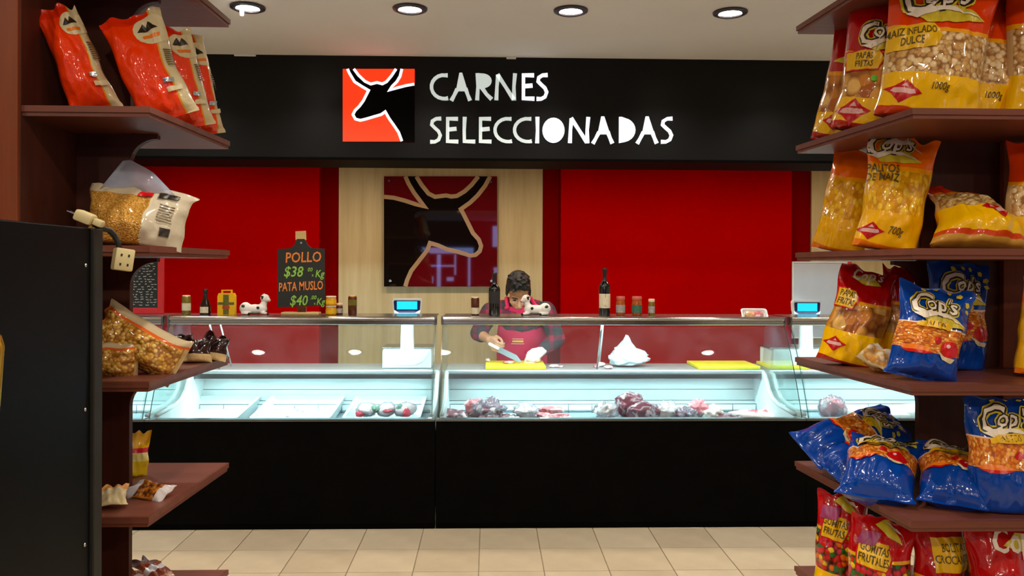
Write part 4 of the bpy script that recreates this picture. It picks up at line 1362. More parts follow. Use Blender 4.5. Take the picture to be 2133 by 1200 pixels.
# knife
ka, kb = V3(1040, 727, 5.625), V3(1090, 748, 5.57)
kd = (kb - ka)
kn = thing('knife', 'broad butcher\'s knife held over the yellow board', 'knife', ka)
ang = math.atan2(kd.z, kd.x)
q = [(-0.015, 0.014), (0.13, 0.010), (kd.length, -0.020), (kd.length * 0.90, -0.030), (0.0, -0.024)]
mtx = Matrix.Rotation(math.atan2(kd.y, kd.x), 3, 'Z')
kn.rotation_euler = (R(-18), -ang, math.atan2(kd.y, kd.x))
MB().prism(q, 'y', -0.0012, 0.0012).build('blade', M_blade, kn)
MB().cap((-0.075, 0, 0.004), 0.012, (-0.012, 0, 0), 0.012, 10).build('handle', M_plast, kn, True)
# ------------------------------------------------------------------ the two shelf units in the foreground
SZ = [2.320, 1.925, 1.571, 1.226, 0.882, 0.535, 0.19]      # tops of the shelves
TH = 0.027
def gondola(side, label):
    """corners in plan, measured where the photograph shows the shelf edges"""
    if side < 0:
        yn, yf = 2.10, 2.67
        xn, xf = X(310, yn), X(475, yf)
        out = -1.62
        yp = 2.385
        xpan, xfil = X(274, yp), X(330, yp)
        pb_ = -1.205
    else:
        yn, yf = 2.03, 2.67
        xn, xf = X(1901, yn), X(1660, yf)
        out = 1.95
        yp = 2.42
        xpan, xfil = X(1911, yp), X(1858, yp)
        pb_ = 1.49
    cx = (xn + out) / 2
    t = thing('shelf_unit', label, 'shelf', (cx, yp, 0), 'mahogany shelf units either side of the aisle')
    s = side
    d = lambda x: x - cx
    for z in SZ:
        q = [(d(xn), yn - yp), (d(xf), yf - yp), (d(out), yf - yp), (d(out), yn - yp)]
        sh = MB().prism(q, 'z', z - TH, z).build('shelf', M_shelf, t)
        # edge band: a proud strip with a groove line along the front and the end
        k = 0.004
        e = [(d(xn) - s * k * -1 if False else d(xn) + (-s) * k, yn - yp - k), (d(xf) + (-s) * k, yf - yp + k), (d(xf), yf - yp + k), (d(xn), yn - yp)]
        MB().prism(e, 'z', z - TH * 0.62, z - 0.001).build('edge_band', M_shelf, sh)
        e = [(d(xn) + (-s) * k, yn - yp - k), (d(xn), yn - yp), (d(out), yn - yp), (d(out), yn - yp - k)]
        MB().prism(e, 'z', z - TH * 0.62, z - 0.001).build('edge_band', M_shelf, sh)
    # upright board with rounded brackets under every shelf
    pts = []
    zz = 0.0
    rad = abs(xfil - xpan)
    col = [(d(xpan), 0.02)]
    for z in sorted(SZ):
        top = z - TH - 0.002
        col.append((d(xpan), top - rad * 1.05))
        for i in range(1, 9):
            a = R(90 * i / 8)
            col.append((d(xpan) + (-s) * rad * (1 - math.cos(a)), top - rad * 1.05 + rad * 0.9 * math.sin(a)))
        col.append((d(xfil), top - rad * 0.08))
        col.append((d(xfil), top))
        col.append((d(xpan), top))
        col.append((d(xpan), z + 0.004))
    col.append((d(xpan), CEIL - 0.28))
    pts = col + [(d(out) + s * 0.0, CEIL - 0.28), (d(out), 0.02)]
    MB().prism(pts, 'y', -0.011, 0.011).build('upright_board', M_panel, t)
    if side < 0:
        x0 = X(45, yn)
        MB().box((d(x0 - 0.03), yn - yp - 0.006, 0.0), (d(x0), -0.012, CEIL - 0.28), 0.002).build('side_board', M_panel, t)
        MB().box((d(out), yn - yp - 0.02, 0.0), (d(x0) - 0.0005, yn - yp - 0.007, CEIL - 0.28), 0.002).build('front_board', M_post, t)
    else:
        MB().box((d(X(2076, yp)), -0.034, 0.0), (d(X(2120, yp)), -0.012, CEIL - 0.28), 0.002).build('upright_post', M_post, t)
    return t
gondola(-1, 'mahogany shelf unit on the left side, holding orange bags')
gondola(1, 'mahogany shelf unit on the right side, packed with snack bags')

# black cabinet in front of the left unit
YC1 = 1.905
xc = X(214, YC1)
t = thing('black_cabinet', 'tall black cabinet in the left foreground before the shelf unit', 'cabinet', (xc - 0.3, 1.6, 0))
MB().box((-0.30, -0.55, 0.02), (0.294, 0.262, 1.604), 0.003).build('carcass', M_cab, t)
MB().box((0.272, 0.2625, 0.02), (0.302, 0.303, 1.604), 0.003).build('corner_strip', mat('dark_grey_strip', (38, 36, 32), 0.5, spec=0.2), t)
MB().box((-0.29, -0.5, 0.0005), (0.28, 0.25, 0.02), 0).build('foot_plinth', M_cab, t)
for z in (1.52, 1.2, 0.9, 0.62):
    MB().lathe([(0.001, 0.004), (0.004, 0.003), (0.005, 0.0), (0.001, 0.0)], (0.294, 0.235, z), 10, Matrix.Rotation(R(90), 3, 'Y')).build('screw_cap', M_steel, t, True)
# gilt frame hung on the cabinet's side, only its rounded edge in view
g = P(2, 790, 1.50)
gt = thing('gilt_mirror', 'rounded gilt frame at the left edge of the picture, on the black cabinet', 'mirror', (xc + 0.018, 1.392, 0))
pts = [(0.055, 1.20), (0.078, 1.26), (0.088, 1.345), (0.092, 1.375), (0.083, 1.392), (0.06, 1.400), (-0.14, 1.400), (-0.16, 1.38), (-0.16, 1.22), (-0.14, 1.20)]
MB().prism(pts, 'x', -0.016, -0.004).build('back_plate', M_gold, gt)
mb = MB()
mb.tube([(-0.002, y, z) for y, z in pts] + [(-0.002, pts[0][0], pts[0][1])], 0.008, 8)
mb.build('gilt_rim', M_gold, gt, True)

# extension lead: plug lying on the cabinet, cable over the edge, socket block hanging
pa = P(180, 452, 1.86)
t = thing('extension_lead', 'black extension lead with ivory plug and hanging socket block over the cabinet edge', 'power lead', (xc, 1.86, 1.605))
o_ = Vector((xc, 1.86, 1.605))
def rel(p):
    return p - o_
pl = rel(P(182, 455, 1.875))
mb = MB()
rm = Matrix.Rotation(R(22), 3, 'Y')
mb.box(pl + Vector((-0.026, -0.016, -0.013)), pl + Vector((0.016, 0.016, 0.013)), 0.006, rm, pl)
mb.box(pl + Vector((0.0165, -0.010, -0.008)), pl + Vector((0.038, 0.010, 0.008)), 0.004, rm, pl)
mb.build('plug', M_socket, t, True, 40)
for e in (-1, 1):
    mb = MB()
    mb.box(pl + Vector((-0.044, e * 0.007 - 0.003, -0.001)), pl + Vector((-0.0262, e * 0.007 + 0.003, 0.001)), 0, rm, pl)
    mb.build('prong', M_steel, t)
cab = [rel(P(x_, y_, Y_)) for x_, y_, Y_ in ((197, 468, 1.88), (212, 475, 1.905), (228, 480, 1.935), (238, 490, 1.95), (245, 503, 1.955), (250, 522, 1.955))]
MB().tube(cab, 0.0065, 8).build('cable', M_cable, t, True)
sb = rel(P(256, 541, 1.955))
rm = Matrix.Rotation(R(35), 3, 'Z') @ Matrix.Rotation(R(8), 3, 'Y')
MB().box(sb + Vector((-0.021, -0.020, -0.026)), sb + Vector((0.021, 0.020, 0.026)), 0.004, rm, sb).build('socket_block', M_socket, t, True, 40)
for dx in (-0.008, 0.008):
    for dz in (-0.012, 0.010):
        mb = MB()
        mb.box(sb + Vector((dx - 0.002, -0.0208, dz - 0.003)), sb + Vector((dx + 0.002, -0.0195, dz + 0.003)), 0, rm, sb)
        mb.build('socket_slot', M_cable, t)

# ------------------------------------------------------------------ bags
def bag_mat(name, bands, windows=(), pal=(), vsc=60, gap_shade=(90, 60, 30), rough=0.2, wob=0.02, side=None, stretch=None, clear=0.0):
    """printed film: colour bands up the bag (v), see-through windows that show the contents"""
    s = NT(name)
    sep = s.n('ShaderNodeSeparateXYZ')
    s.l(s.coord('UV'), sep.inputs[0])
    u, v = sep.outputs[0], sep.outputs[1]
    arcv = s.math('MULTIPLY', s.math('POWER', s.math('ABSOLUTE', s.math('SUBTRACT', u, 0.5)), 2.0), -0.10)
    vv = s.math('ADD', s.math('ADD', v, arcv), s.math('MULTIPLY', s.math('SUBTRACT', s.noise(9, 2), 0.5), wob * 2))
    col = s.ramp(vv, [(p, s2l(c)) for p, c in bands], 'CONSTANT')
    h = s.noise(26, 4)
    if windows:
        vec = s.coord()
        if stretch:
            mp = s.n('ShaderNodeMapping')
            mp.inputs['Scale'].default_value = stretch
            s.l(vec, mp.inputs['Vector'])
            vec = mp.outputs[0]
        vo = s.n('ShaderNodeTexVoronoi')
        vo.inputs['Scale'].default_value = vsc
        s.l(vec, vo.inputs['Vector'])
        sc = s.n('ShaderNodeSeparateColor')
        s.l(vo.outputs['Color'], sc.inputs[0])
        n = len(pal)
        cc = s.ramp(sc.outputs[0], [(i / n, s2l(c)) for i, c in enumerate(pal)], 'CONSTANT')
        cc = s.mix(s.ramp(vo.outputs['Distance'], [(0.45, (0, 0, 0, 1)), (0.80, (1, 1, 1, 1))]), cc, s2l(gap_shade))  # shade between the pieces painted in as a darker colour
        mk = None
        for w0, w1, u0, u1 in windows:
            k = s.math('MULTIPLY', s.math('MULTIPLY', s.math('GREATER_THAN', vv, w0), s.math('LESS_THAN', vv, w1)),
                       s.math('MULTIPLY', s.math('GREATER_THAN', u, u0), s.math('LESS_THAN', u, u1)))
            mk = k if mk is None else s.math('MAXIMUM', mk, k)
        col = s.mix(mk, col, cc)
        h = s.math('ADD', s.math('MULTIPLY', h, 0.5), s.math('MULTIPLY', s.math('MULTIPLY', s.math('SUBTRACT', 1.0, vo.outputs['Distance']), mk), 0.7))
    if side:
        u0, c1, u1, c2 = side
        uw = s.math('ADD', u, s.math('MULTIPLY', s.math('SUBTRACT', s.noise(7, 2), 0.5), 0.10))
        col = s.mix(s.math('GREATER_THAN', uw, u0), col, s2l(c1))
        col = s.mix(s.math('GREATER_THAN', uw, u1), col, s2l(c2))
    s.l(col, s.b.inputs['Base Color'])
    s.b.inputs['Roughness'].default_value = rough
    s.b.inputs['Specular IOR Level'].default_value = 0.12
    s.b.inputs['Coat Weight'].default_value = 0.8
    s.b.inputs['Coat Roughness'].default_value = 0.06
    s.bump(h, 0.55, 0.009)
    return s.m
YEL, RED, ORG, BLU = (248, 190, 0), (184, 4, 12), (236, 74, 4), (0, 60, 152)
B_chips = bag_mat('red_chip_bag', [(0, (176, 40, 20)), (0.025, YEL), (0.31, (206, 140, 40)), (0.60, (226, 150, 20)), (0.635, RED)], [(0.31, 0.60, 0.04, 0.96)],
                  [(214, 152, 64), (190, 116, 40), (226, 176, 96), (160, 86, 30), (206, 140, 60)], 26, (120, 64, 22))
B_chips2 = bag_mat('tall_red_chip_bag', [(0, (176, 40, 20)), (0.025, YEL), (0.20, (216, 150, 50)), (0.52, (236, 156, 10)), (0.555, RED)], [(0.20, 0.52, 0.04, 0.96)],
                  [(224, 164, 74), (206, 130, 46), (236, 186, 104), (176, 96, 34), (214, 150, 66)], 26, (150, 86, 30))
B_puff = bag_mat('puffed_corn_bag', [(0, (200, 60, 20)), (0.03, YEL), (0.26, (214, 176, 120)), (0.555, (240, 160, 10)), (0.59, (226, 62, 4))], [(0.26, 0.565, 0.03, 0.97)],
                 [(230, 196, 140), (214, 170, 104), (240, 212, 164), (200, 152, 88)], 74, (150, 100, 48))
B_stick = bag_mat('corn_stick_bag', [(0, (236, 120, 4)), (0.03, (250, 184, 0)), (0.30, (240, 180, 20)), (0.68, (250, 160, 4)), (0.72, (250, 112, 0))], [(0.30, 0.68, 0.05, 0.95)],
                  [(250, 196, 30), (240, 172, 14), (252, 206, 60), (228, 158, 12)], 80, (214, 146, 8), stretch=(1, 1, 0.6))
B_lying = bag_mat('lying_corn_bag', [(0, (206, 150, 60)), (0.07, (214, 66, 10)), (0.13, YEL), (0.50, (214, 176, 110)), (0.82, (226, 130, 20)), (0.86, (206, 52, 14))], [(0.50, 0.82, 0.02, 0.98)],
                  [(222, 186, 120), (206, 164, 92), (232, 202, 146)], 70, (146, 100, 46))
FRIES = [(236, 150, 50), (222, 122, 26), (246, 176, 86), (206, 104, 20)]
B_blue = bag_mat('blue_snack_bag', [(0, BLU), (0.265, (224, 120, 30)), (0.53, (236, 200, 170)), (0.545, BLU)], [(0.265, 0.53, 0.0, 1.0)], FRIES, 95, (176, 84, 16), stretch=(1, 1, 2.2))
B_blue2 = bag_mat('full_blue_snack_bag', [(0, BLU), (0.37, (224, 120, 30)), (0.63, (236, 200, 170)), (0.645, BLU)], [(0.37, 0.63, 0.0, 1.0)], FRIES, 95, (176, 84, 16), stretch=(1, 2.2, 1))
B_candy = bag_mat('candy_bag', [(0, YEL), (0.20, (200, 60, 30)), (0.60, (232, 170, 20)), (0.63, (186, 8, 14))], [(0.20, 0.60, 0.0, 1.0)],
                  [(206, 24, 18), (236, 196, 30), (40, 110, 36), (232, 110, 16), (206, 24, 18), (200, 40, 60)], 66, (70, 20, 12))
B_balls = bag_mat('crunchy_ball_bag', [(0, YEL), (0.20, (200, 110, 30)), (0.42, (232, 160, 20)), (0.45, (178, 8, 12))], [(0.20, 0.42, 0.0, 1.0)],
                  [(206, 130, 40), (180, 90, 24), (226, 160, 60)], 55, (110, 50, 14))
B_orange = bag_mat('orange_snack_bag', [(0, (240, 58, 4)), (0.9, (222, 44, 4))], rough=0.24, side=(0.78, (214, 150, 20), 0.81, (206, 190, 150)))
B_clear = bag_mat('clear_cereal_bag', [(0, (206, 170, 110)), (0.80, (196, 178, 148))], [(0.0, 0.80, 0.0, 0.64)],
                  [(200, 148, 60), (186, 130, 48), (214, 166, 82), (198, 146, 66)], 210, (160, 108, 40), rough=0.2, side=(0.64, (206, 192, 160), 0.66, (196, 184, 160)))
B_gran = bag_mat('granola_bag', [(0, (190, 160, 110)), (0.94, (200, 110, 50))], [(0.03, 0.97, 0.0, 0.80)],
                 [(214, 164, 72), (196, 136, 50), (230, 190, 108), (176, 116, 44)], 105, (140, 88, 32), rough=0.2, side=(0.80, (214, 96, 36), 0.86, (196, 176, 140)))
B_choc = bag_mat('dark_biscuit_pack', [(0, (206, 176, 126)), (0.26, (40, 16, 16)), (0.6, (34, 12, 14))], rough=0.2)
B_nuts = bag_mat('clear_nut_packet', [(0, (200, 190, 190)), (0.18, (170, 106, 40)), (0.8, (206, 200, 206))], [(0.16, 0.80, 0.06, 0.94)],
                 [(176, 104, 36), (150, 80, 26), (200, 130, 54)], 85, (80, 40, 14), rough=0.16)
B_paper = bag_mat('cream_packet', [(0, (222, 202, 156)), (0.5, (232, 214, 172)), (0.75, (226, 160, 90))], rough=0.35)
B_yel = bag_mat('yellow_packet', [(0, (226, 190, 30)), (0.35, (232, 216, 130)), (0.55, (206, 40, 60)), (0.66, (226, 170, 20))], rough=0.3)
B_crink = bag_mat('crinkled_clear_bag', [(0, (200, 176, 130)), (0.4, (214, 200, 176))], [(0.02, 0.42, 0.1, 0.9)], [(206, 140, 60), (222, 170, 96), (226, 204, 170)], 60, (170, 130, 80), rough=0.16)
B_misc = bag_mat('striped_bar_pack', [(0, (170, 120, 90)), (0.2, (120, 60, 40)), (0.4, (200, 196, 200)), (0.6, (140, 70, 40)), (0.8, (96, 70, 70))], rough=0.2, wob=0.08)
P_white = mat('print_white', (232, 218, 200), 0.35, var=0.04)
P_black = mat('print_black', (40, 28, 18), 0.4)
P_yel = mat('print_yellow', (230, 180, 12), 0.3, var=0.05)
P_lime = mat('print_olive_yellow', (204, 182, 46), 0.35, var=0.08)
P_red = mat('print_red', (196, 14, 22), 0.25, var=0.08)
P_pink = mat('print_pale_pink', (226, 176, 172), 0.4)
P_cream = mat('print_cream', (212, 196, 156), 0.35, var=0.06)
P_orange = mat('print_orange', (236, 120, 20), 0.3)
P_mag = mat('print_magenta', (150, 50, 100), 0.35, var=0.1)
P_green = mat('price_dot_green', (110, 206, 40), 0.5)
P_silver = mat('silver_foil', (190, 200, 210), 0.15, 0.8, bump=0.3)
P_brown = mat('print_dark_olive', (86, 66, 22), 0.4)

class Bag:
    def __init__(s, name, label, mat_, W_, H_, T_, loc, yaw=0, lean=0, roll=0, seed=1, stand=True, cat='bag', group=None, bend=0.0, sway=0.0, skew=0.7, crumple=1.0, nu=30, nv=38, taper=0.0):
        s.W, s.H, s.T, s.seed, s.stand, s.bend, s.sway, s.skew, s.cr, s.taper = W_, H_, T_, seed, stand, bend, sway, skew, crumple, taper
        s.off = Vector((seed * 3.77, seed * 1.31, seed * 5.13))
        s.layer = 0
        mb = MB()
        uv = mb.bm.loops.layers.uv.new('UVMap')
        tab = {}
        gs = []
        for sd in (-1, 1):
            g = []
            for j in range(nv + 1):
                row = []
                for i in range(nu + 1):
                    u, v = 2 * i / nu - 1, j / nv
                    q = mb.bm.verts.new(s.at(u, v, sd))
                    tab[q] = (u * 0.5 + 0.5, v)
                    row.append(q)
                g.append(row)
            gs.append(g)
            for j in range(nv):
                for i in range(nu):
                    f = (g[j][i], g[j][i + 1], g[j + 1][i + 1], g[j + 1][i])
                    mb.bm.faces.new(f if sd < 0 else tuple(reversed(f)))
        a, b = gs
        edge = [(0, i) for i in range(nu + 1)] + [(j, nu) for j in range(1, nv + 1)] + [(nv, i) for i in range(nu - 1, -1, -1)] + [(j, 0) for j in range(nv - 1, 0, -1)]
        for k in range(len(edge)):
            p, q = edge[k], edge[(k + 1) % len(edge)]
            mb.bm.faces.new((a[p[0]][p[1]], b[p[0]][p[1]], b[q[0]][q[1]], a[q[0]][q[1]]))
        for f in mb.bm.faces:
            for lp_ in f.loops:
                lp_[uv].uv = tab[lp_.vert]
        s.o = mb.build(name, mat_, None, True, 70, keep_normals=True)
        s.o.location = loc
        s.o.rotation_euler = (Matrix.Rotation(R(yaw), 3, 'Z') @ Matrix.Rotation(R(lean), 3, 'X') @ Matrix.Rotation(R(roll), 3, 'Y')).to_euler()
        tag(s.o, label, cat, group)
    def at(s, u, v, sd):
        se = 0.035
        W_, H_, T_ = s.W, s.H, s.T
        if s.stand:
            e = min(1.0, v / (1 - se))
            tp = (0.62 + 0.38 * math.sin(min(1, e / 0.35) * PI / 2)) * max(0.0, math.cos(PI / 2 * max(0.0, (e - 0.30) / 0.70))) ** 0.75
        else:
            e = min(1, max(0, (v - se) / (1 - 2 * se)))
            tp = max(0.0, math.sin(PI * e ** s.skew)) ** 0.62
        cw = max(0.0, 1 - abs(u) ** 2.4) ** 0.62
        if s.stand:
            cw = cw * min(1, e * 8 + 0.86)
        y = T_ / 2 * tp * cw + 0.0012
        hw = W_ / 2 * (1 - 0.13 * tp) * (1 - s.taper * v)
        x = u * hw
        z = v * H_
        q = Vector((u * W_ * 6, sd * 2.0, v * H_ * 6)) + s.off
        k = noise.noise(q * 2.6) * 0.010 + noise.noise(q * 6.5) * 0.0045
        seal = max(0, abs(v - 0.5) * 2 - 0.55) / 0.45
        k += math.sin(u * 19 + s.seed + 3 * noise.noise(q)) * 0.0035 * seal * (1 - seal * 0.6) * (0 if (s.stand and v < 0.5) else 1)
        y += k * s.cr * min(1, tp * 1.8 + 0.08) * min(1, cw * 2)
        c = Vector((x, sd * max(y, 0.0008), z))
        fl = noise.noise(Vector((u * 1.4, v * 2.2, 0)) + s.off) * 0.016 + noise.noise(Vector((u * 3.1, v * 5, 3)) + s.off) * 0.007
        c.y += fl * s.cr * (0.35 + max(0, v - 0.6) * 2.2)
        c.x += noise.noise(Vector((0.3, v * 3.5, 9)) + s.off) * 0.010 * s.cr * min(1, v * 4)
        if v > 0.85:
            c.z += noise.noise(Vector((u * 2.2, 7, 1)) + s.off) * 0.022 * s.cr * (v - 0.85) / 0.15
        c.y += s.bend * v * v * H_
        c.x += s.sway * v * v * H_
        if s.stand and v < 0.02:
            c.z = 0.0
        return c
    def norm(s, u, v):
        h = 0.02
        a = s.at(min(1, u + h), v, -1) - s.at(max(-1, u - h), v, -1)
        b = s.at(u, min(1, v + h), -1) - s.at(u, max(0, v - h), -1)
        n = a.cross(b)
        return n.normalized() if n.length > 1e-9 else Vector((0, -1, 0))
    def put(s, name, V, F, m, x=0, z=0, rot=0.0, parent=None, lift=None):
        """flat print wrapped on the front face; x,z in metres from the bottom centre of the bag"""
        bm = bmesh.new()
        cs, sn = math.cos(rot), math.sin(rot)
        vs = [bm.verts.new((x + a * cs - b * sn, 0, z + a * sn + b * cs)) for a, b in V]
        for f in F:
            try:
                bm.faces.new([vs[i] for i in f])
            except ValueError:
                pass
        bmesh.ops.triangulate(bm, faces=bm.faces)
        for _ in range(5):
            es = [e for e in bm.edges if e.calc_length() > 0.0065]
            if not es:
                break
            bmesh.ops.subdivide_edges(bm, edges=es, cuts=1)
            bmesh.ops.triangulate(bm, faces=[f for f in bm.faces if len(f.verts) > 3])
        s.layer += 1
        lf = lift if lift is not None else 0.0010 + 0.00045 * min(s.layer, 16)
        for v in bm.verts:
            u_, v_ = max(-0.985, min(0.985, v.co.x / (s.W / 2 * 0.90))), max(0.01, min(0.985, v.co.z / s.H))
            v.co = s.at(u_, v_, -1) + s.norm(u_, v_) * lf
        mb = MB()
        mb.bm.free()
        mb.bm = bm
        for f in bm.faces:
            f.normal_update()
        return mb.build(name, m, parent or s.o, True)
    def poly(s, name, pts, m, x=0, z=0, rot=0.0):
        return s.put(name, pts, [tuple(range(len(pts)))], m, x, z, rot)
    def text(s, name, txt, size, m, x=0, z=0, rot=0.0, shear=0.0, off=0.0, sx=0.8, grow=0.0):
        V, F = text2d(txt, size, shear, off, sx, 'CENTER', grow)
        return s.put(name, V, F, m, x, z, rot)
    def disc(s, name, r, m, x, z, n=14, ry=None):
        return s.poly(name, [(r * math.cos(2 * PI * i / n), (ry or r) * math.sin(2 * PI * i / n)) for i in range(n)], m, x, z)

def brush_logo(b, size, x, z, rot=0.0, stars=True):
    """the white brush lettering over a yellow leaf, as printed on the bags"""
    k = size
    cs, sn = math.cos(rot), math.sin(rot)
    def r_(a, c):
        return x + (a * cs - c * sn) * k, z + (a * sn + c * cs) * k
    b.poly('logo_leaf', [(-0.40 * k, -0.20 * k), (0.0, -0.10 * k), (0.34 * k, -0.12 * k), (0.66 * k, -0.38 * k), (0.30 * k, -0.42 * k), (-0.20 * k, -0.42 * k)], P_lime, x, z, rot)
    for nm, m_, of in (('logo_backing', P_lime, 0.085), ('logo_outline', P_black, 0.045), ('logo_lettering', P_white, 0.0)):
        q = r_(-0.32, 0.0)
        b.text(nm, 'C', k * 0.80, m_, q[0], q[1], rot, 0.3, 0.014, 0.80, of)
        q = r_(0.13, 0.05)
        b.text(nm, "op's", k * 0.50, m_, q[0], q[1], rot, 0.3, 0.014, 0.80, of * 1.3)
    b.poly('logo_swash', [(-0.46 * k, -0.24 * k), (-0.1 * k, -0.15 * k), (0.22 * k, -0.15 * k), (0.62 * k, -0.37 * k), (0.30 * k, -0.24 * k), (0.0, -0.22 * k), (-0.30 * k, -0.34 * k)], P_white, x, z, rot)
    if stars:
        for i in range(6):
            a = R(120 - 26 * i)
            b.disc('logo_star', 0.062 * k, P_lime, x + 0.10 * k + 0.56 * k * math.cos(a), z + 0.10 * k + 0.36 * k * math.sin(a), 5)
def maker_mark(b, size, x, z, rot=0.0):
    """red winged lozenge with a pale middle at the foot of the bags"""
    k = size
    b.poly('maker_mark', [(-0.62 * k, 0.02 * k), (-0.30 * k, 0.16 * k), (0, 0.40 * k), (0.30 * k, 0.16 * k), (0.62 * k, 0.02 * k), (0.34 * k, -0.14 * k), (0.0, -0.44 * k), (-0.34 * k, -0.14 * k)], P_red, x, z, rot)
    b.poly('maker_mark_band', [(-0.40 * k, -0.05 * k), (-0.32 * k, 0.08 * k), (0.32 * k, 0.08 * k), (0.40 * k, -0.05 * k), (0.25 * k, -0.10 * k), (-0.25 * k, -0.10 * k)], P_pink, x, z, rot)
    b.poly('maker_mark_top', [(-0.12 * k, 0.14 * k), (0, 0.28 * k), (0.12 * k, 0.14 * k)], P_pink, x, z, rot)
def name_tab(b, w, h, x, z, rot, lines, ts, ring=True, sx=0.62):
    if ring:
        b.poly('label_edge', [(-w * 0.5 - 0.004, -h * 0.5 - 0.004), (w * 0.36, -h * 0.5 - 0.004), (w * 0.5 + 0.006, 0), (w * 0.36, h * 0.5 + 0.004), (-w * 0.5 - 0.004, h * 0.5 + 0.004)], P_red, x, z, rot)
    b.poly('name_label', [(-w * 0.5, -h * 0.5), (w * 0.35, -h * 0.5), (w * 0.5, 0), (w * 0.35, h * 0.5), (-w * 0.5, h * 0.5)], P_yel, x, z, rot)
    n = len(lines)
    cs, sn = math.cos(rot), math.sin(rot)
    for i, t_ in enumerate(lines):
        dz = ((n - 1) / 2 - i) * ts * 0.92
        b.text('name_lettering', t_, ts, P_brown, x - w * 0.03 - dz * sn, z + dz * cs, rot, 0.1, 0.02, sx)

def at(px, Y, z):
    return Vector((X(px, Y), Y, z + 0.0008))
G1, G2, G3, G4, G5 = 'bags on the right unit, top visible shelf', 'bags on the right unit, second shelf', 'bags on the right unit, third shelf', 'blue bags on the right unit, fourth shelf', 'sweets bags on the right unit, lowest shelf in view'

def chips_bag(px, Y, z, W_, H_, T_, label, seed, group, **k):
    b = Bag('snack_bag', label, B_chips2 if z == SZ[1] else B_chips, W_, H_, T_, at(px, Y, z), seed=seed, group=group, **k)
    return b
# top shelf in view
b = chips_bag(1742, 2.57, SZ[1], 0.19, 0.375, 0.11, 'red and yellow crisp bag at the shelf end, half hidden behind its twin', 1, G1, yaw=-42, lean=-7, roll=11)
maker_mark(b, 0.07, 0.0, 0.05)
b.poly('logo_leaf', [(-0.06, -0.02), (0.05, 0.02), (0.07, -0.015), (0.0, -0.035)], P_lime, 0.0, 0.265)
b = chips_bag(1803, 2.38, SZ[1], 0.225, 0.40, 0.12, 'big red PAPAS FRITAS crisp bag with yellow label and green price dot', 2, G1, yaw=-28, lean=-6, roll=10)
maker_mark(b, 0.085, -0.045, 0.045)
name_tab(b, 0.105, 0.056, -0.035, 0.195, R(4), ['PAPAS', 'FRITAS'], 0.026)
b.disc('price_dot', 0.009, P_green, -0.005, 0.140)
brush_logo(b, 0.125, 0.0, 0.278, R(16), False)
b = Bag('snack_bag', 'MAIZ INFLADO bag of puffed corn, yellow foot and orange top, biggest on its shelf', B_puff, 0.29, 0.40, 0.15, at(1925, 2.20, SZ[1]), yaw=-12, lean=-5, roll=9, seed=3, group=G1)
maker_mark(b, 0.075, -0.080, 0.058, R(-8))
b.text('weight_lettering', '1000g', 0.026, P_brown, 0.005, 0.075, R(2), 0.2, 0.01, 0.75)
name_tab(b, 0.14, 0.070, -0.072, 0.208, R(6), ['MAIZ INFLADO', 'DULCE'], 0.030, False, 0.56)
brush_logo(b, 0.17, -0.02, 0.322, R(6), False)
b = Bag('snack_bag', 'narrower bag of puffed corn leaning behind the biggest one, yellow foot', B_puff, 0.20, 0.40, 0.13, at(2040, 2.29, SZ[1]), yaw=-4, lean=-4, roll=10, seed=4, group=G1)
b.text('weight_lettering', '1000g', 0.026, P_brown, 0.0, 0.075, R(2), 0.2, 0.01, 0.75)
b.disc('logo_leaf', 0.02, P_lime, 0.02, 0.32, 8, 0.01)
b = Bag('snack_bag', 'puffed corn bag cut by the right edge of the picture, top visible shelf', B_puff, 0.22, 0.43, 0.13, at(2166, 2.22, SZ[1]), yaw=-2, lean=-4, roll=4, seed=5, group=G1)
# second shelf
b = Bag('snack_bag', 'yellow corn stick bag behind another at the shelf end, second shelf', B_stick, 0.18, 0.33, 0.10, at(1742, 2.58, SZ[2]), yaw=-40, lean=-6, roll=12, seed=6, group=G2, bend=0.04)
b = Bag('snack_bag', 'orange and yellow PALITOS DE MAIZ corn stick bag, upright', B_stick, 0.19, 0.335, 0.12, at(1840, 2.33, SZ[2]), yaw=-18, lean=-5, roll=11, seed=7, group=G2)
maker_mark(b, 0.06, -0.052, 0.045)
b.text('weight_lettering', '700g', 0.030, P_brown, 0.012, 0.052, 0, 0.15, 0.01, 0.66)
for i, t_ in enumerate(('PALITOS', 'DE MAIZ')):
    b.text('name_lettering', t_, 0.034, P_brown, -0.048, 0.228 - 0.027 * i, R(2), 0.05, 0.008, 0.62)
brush_logo(b, 0.12, -0.03, 0.298, R(4), False)
b.poly('logo_swash', [(-0.04, -0.01), (-0.01, 0.015), (0.02, 0.016), (0.06, -0.026), (0.03, 0.0)], P_white, -0.01, 0.308)
b = Bag('snack_bag', 'slumped puffed corn bag lying on its side with a red mark, second shelf', B_lying, 0.30, 0.215, 0.17, at(2042, 2.20, SZ[2]), yaw=-2, lean=-22, roll=6, seed=8, group=G2, bend=0.35, crumple=1.3, taper=0.55, sway=-0.10)
maker_mark(b, 0.085, 0.03, 0.098, R(-2))
b.poly('torn_flap', [(-0.03, -0.01), (0.035, 0.028), (0.045, 0.016), (0.01, -0.016)], P_red, 0.02, 0.200)
b = Bag('snack_bag', 'puffed corn bag with orange top cut by the right edge, second shelf', B_puff, 0.20, 0.30, 0.12, at(2160, 2.24, SZ[2]), yaw=-5, lean=-4, roll=6, seed=9, group=G2, skew=0.9)
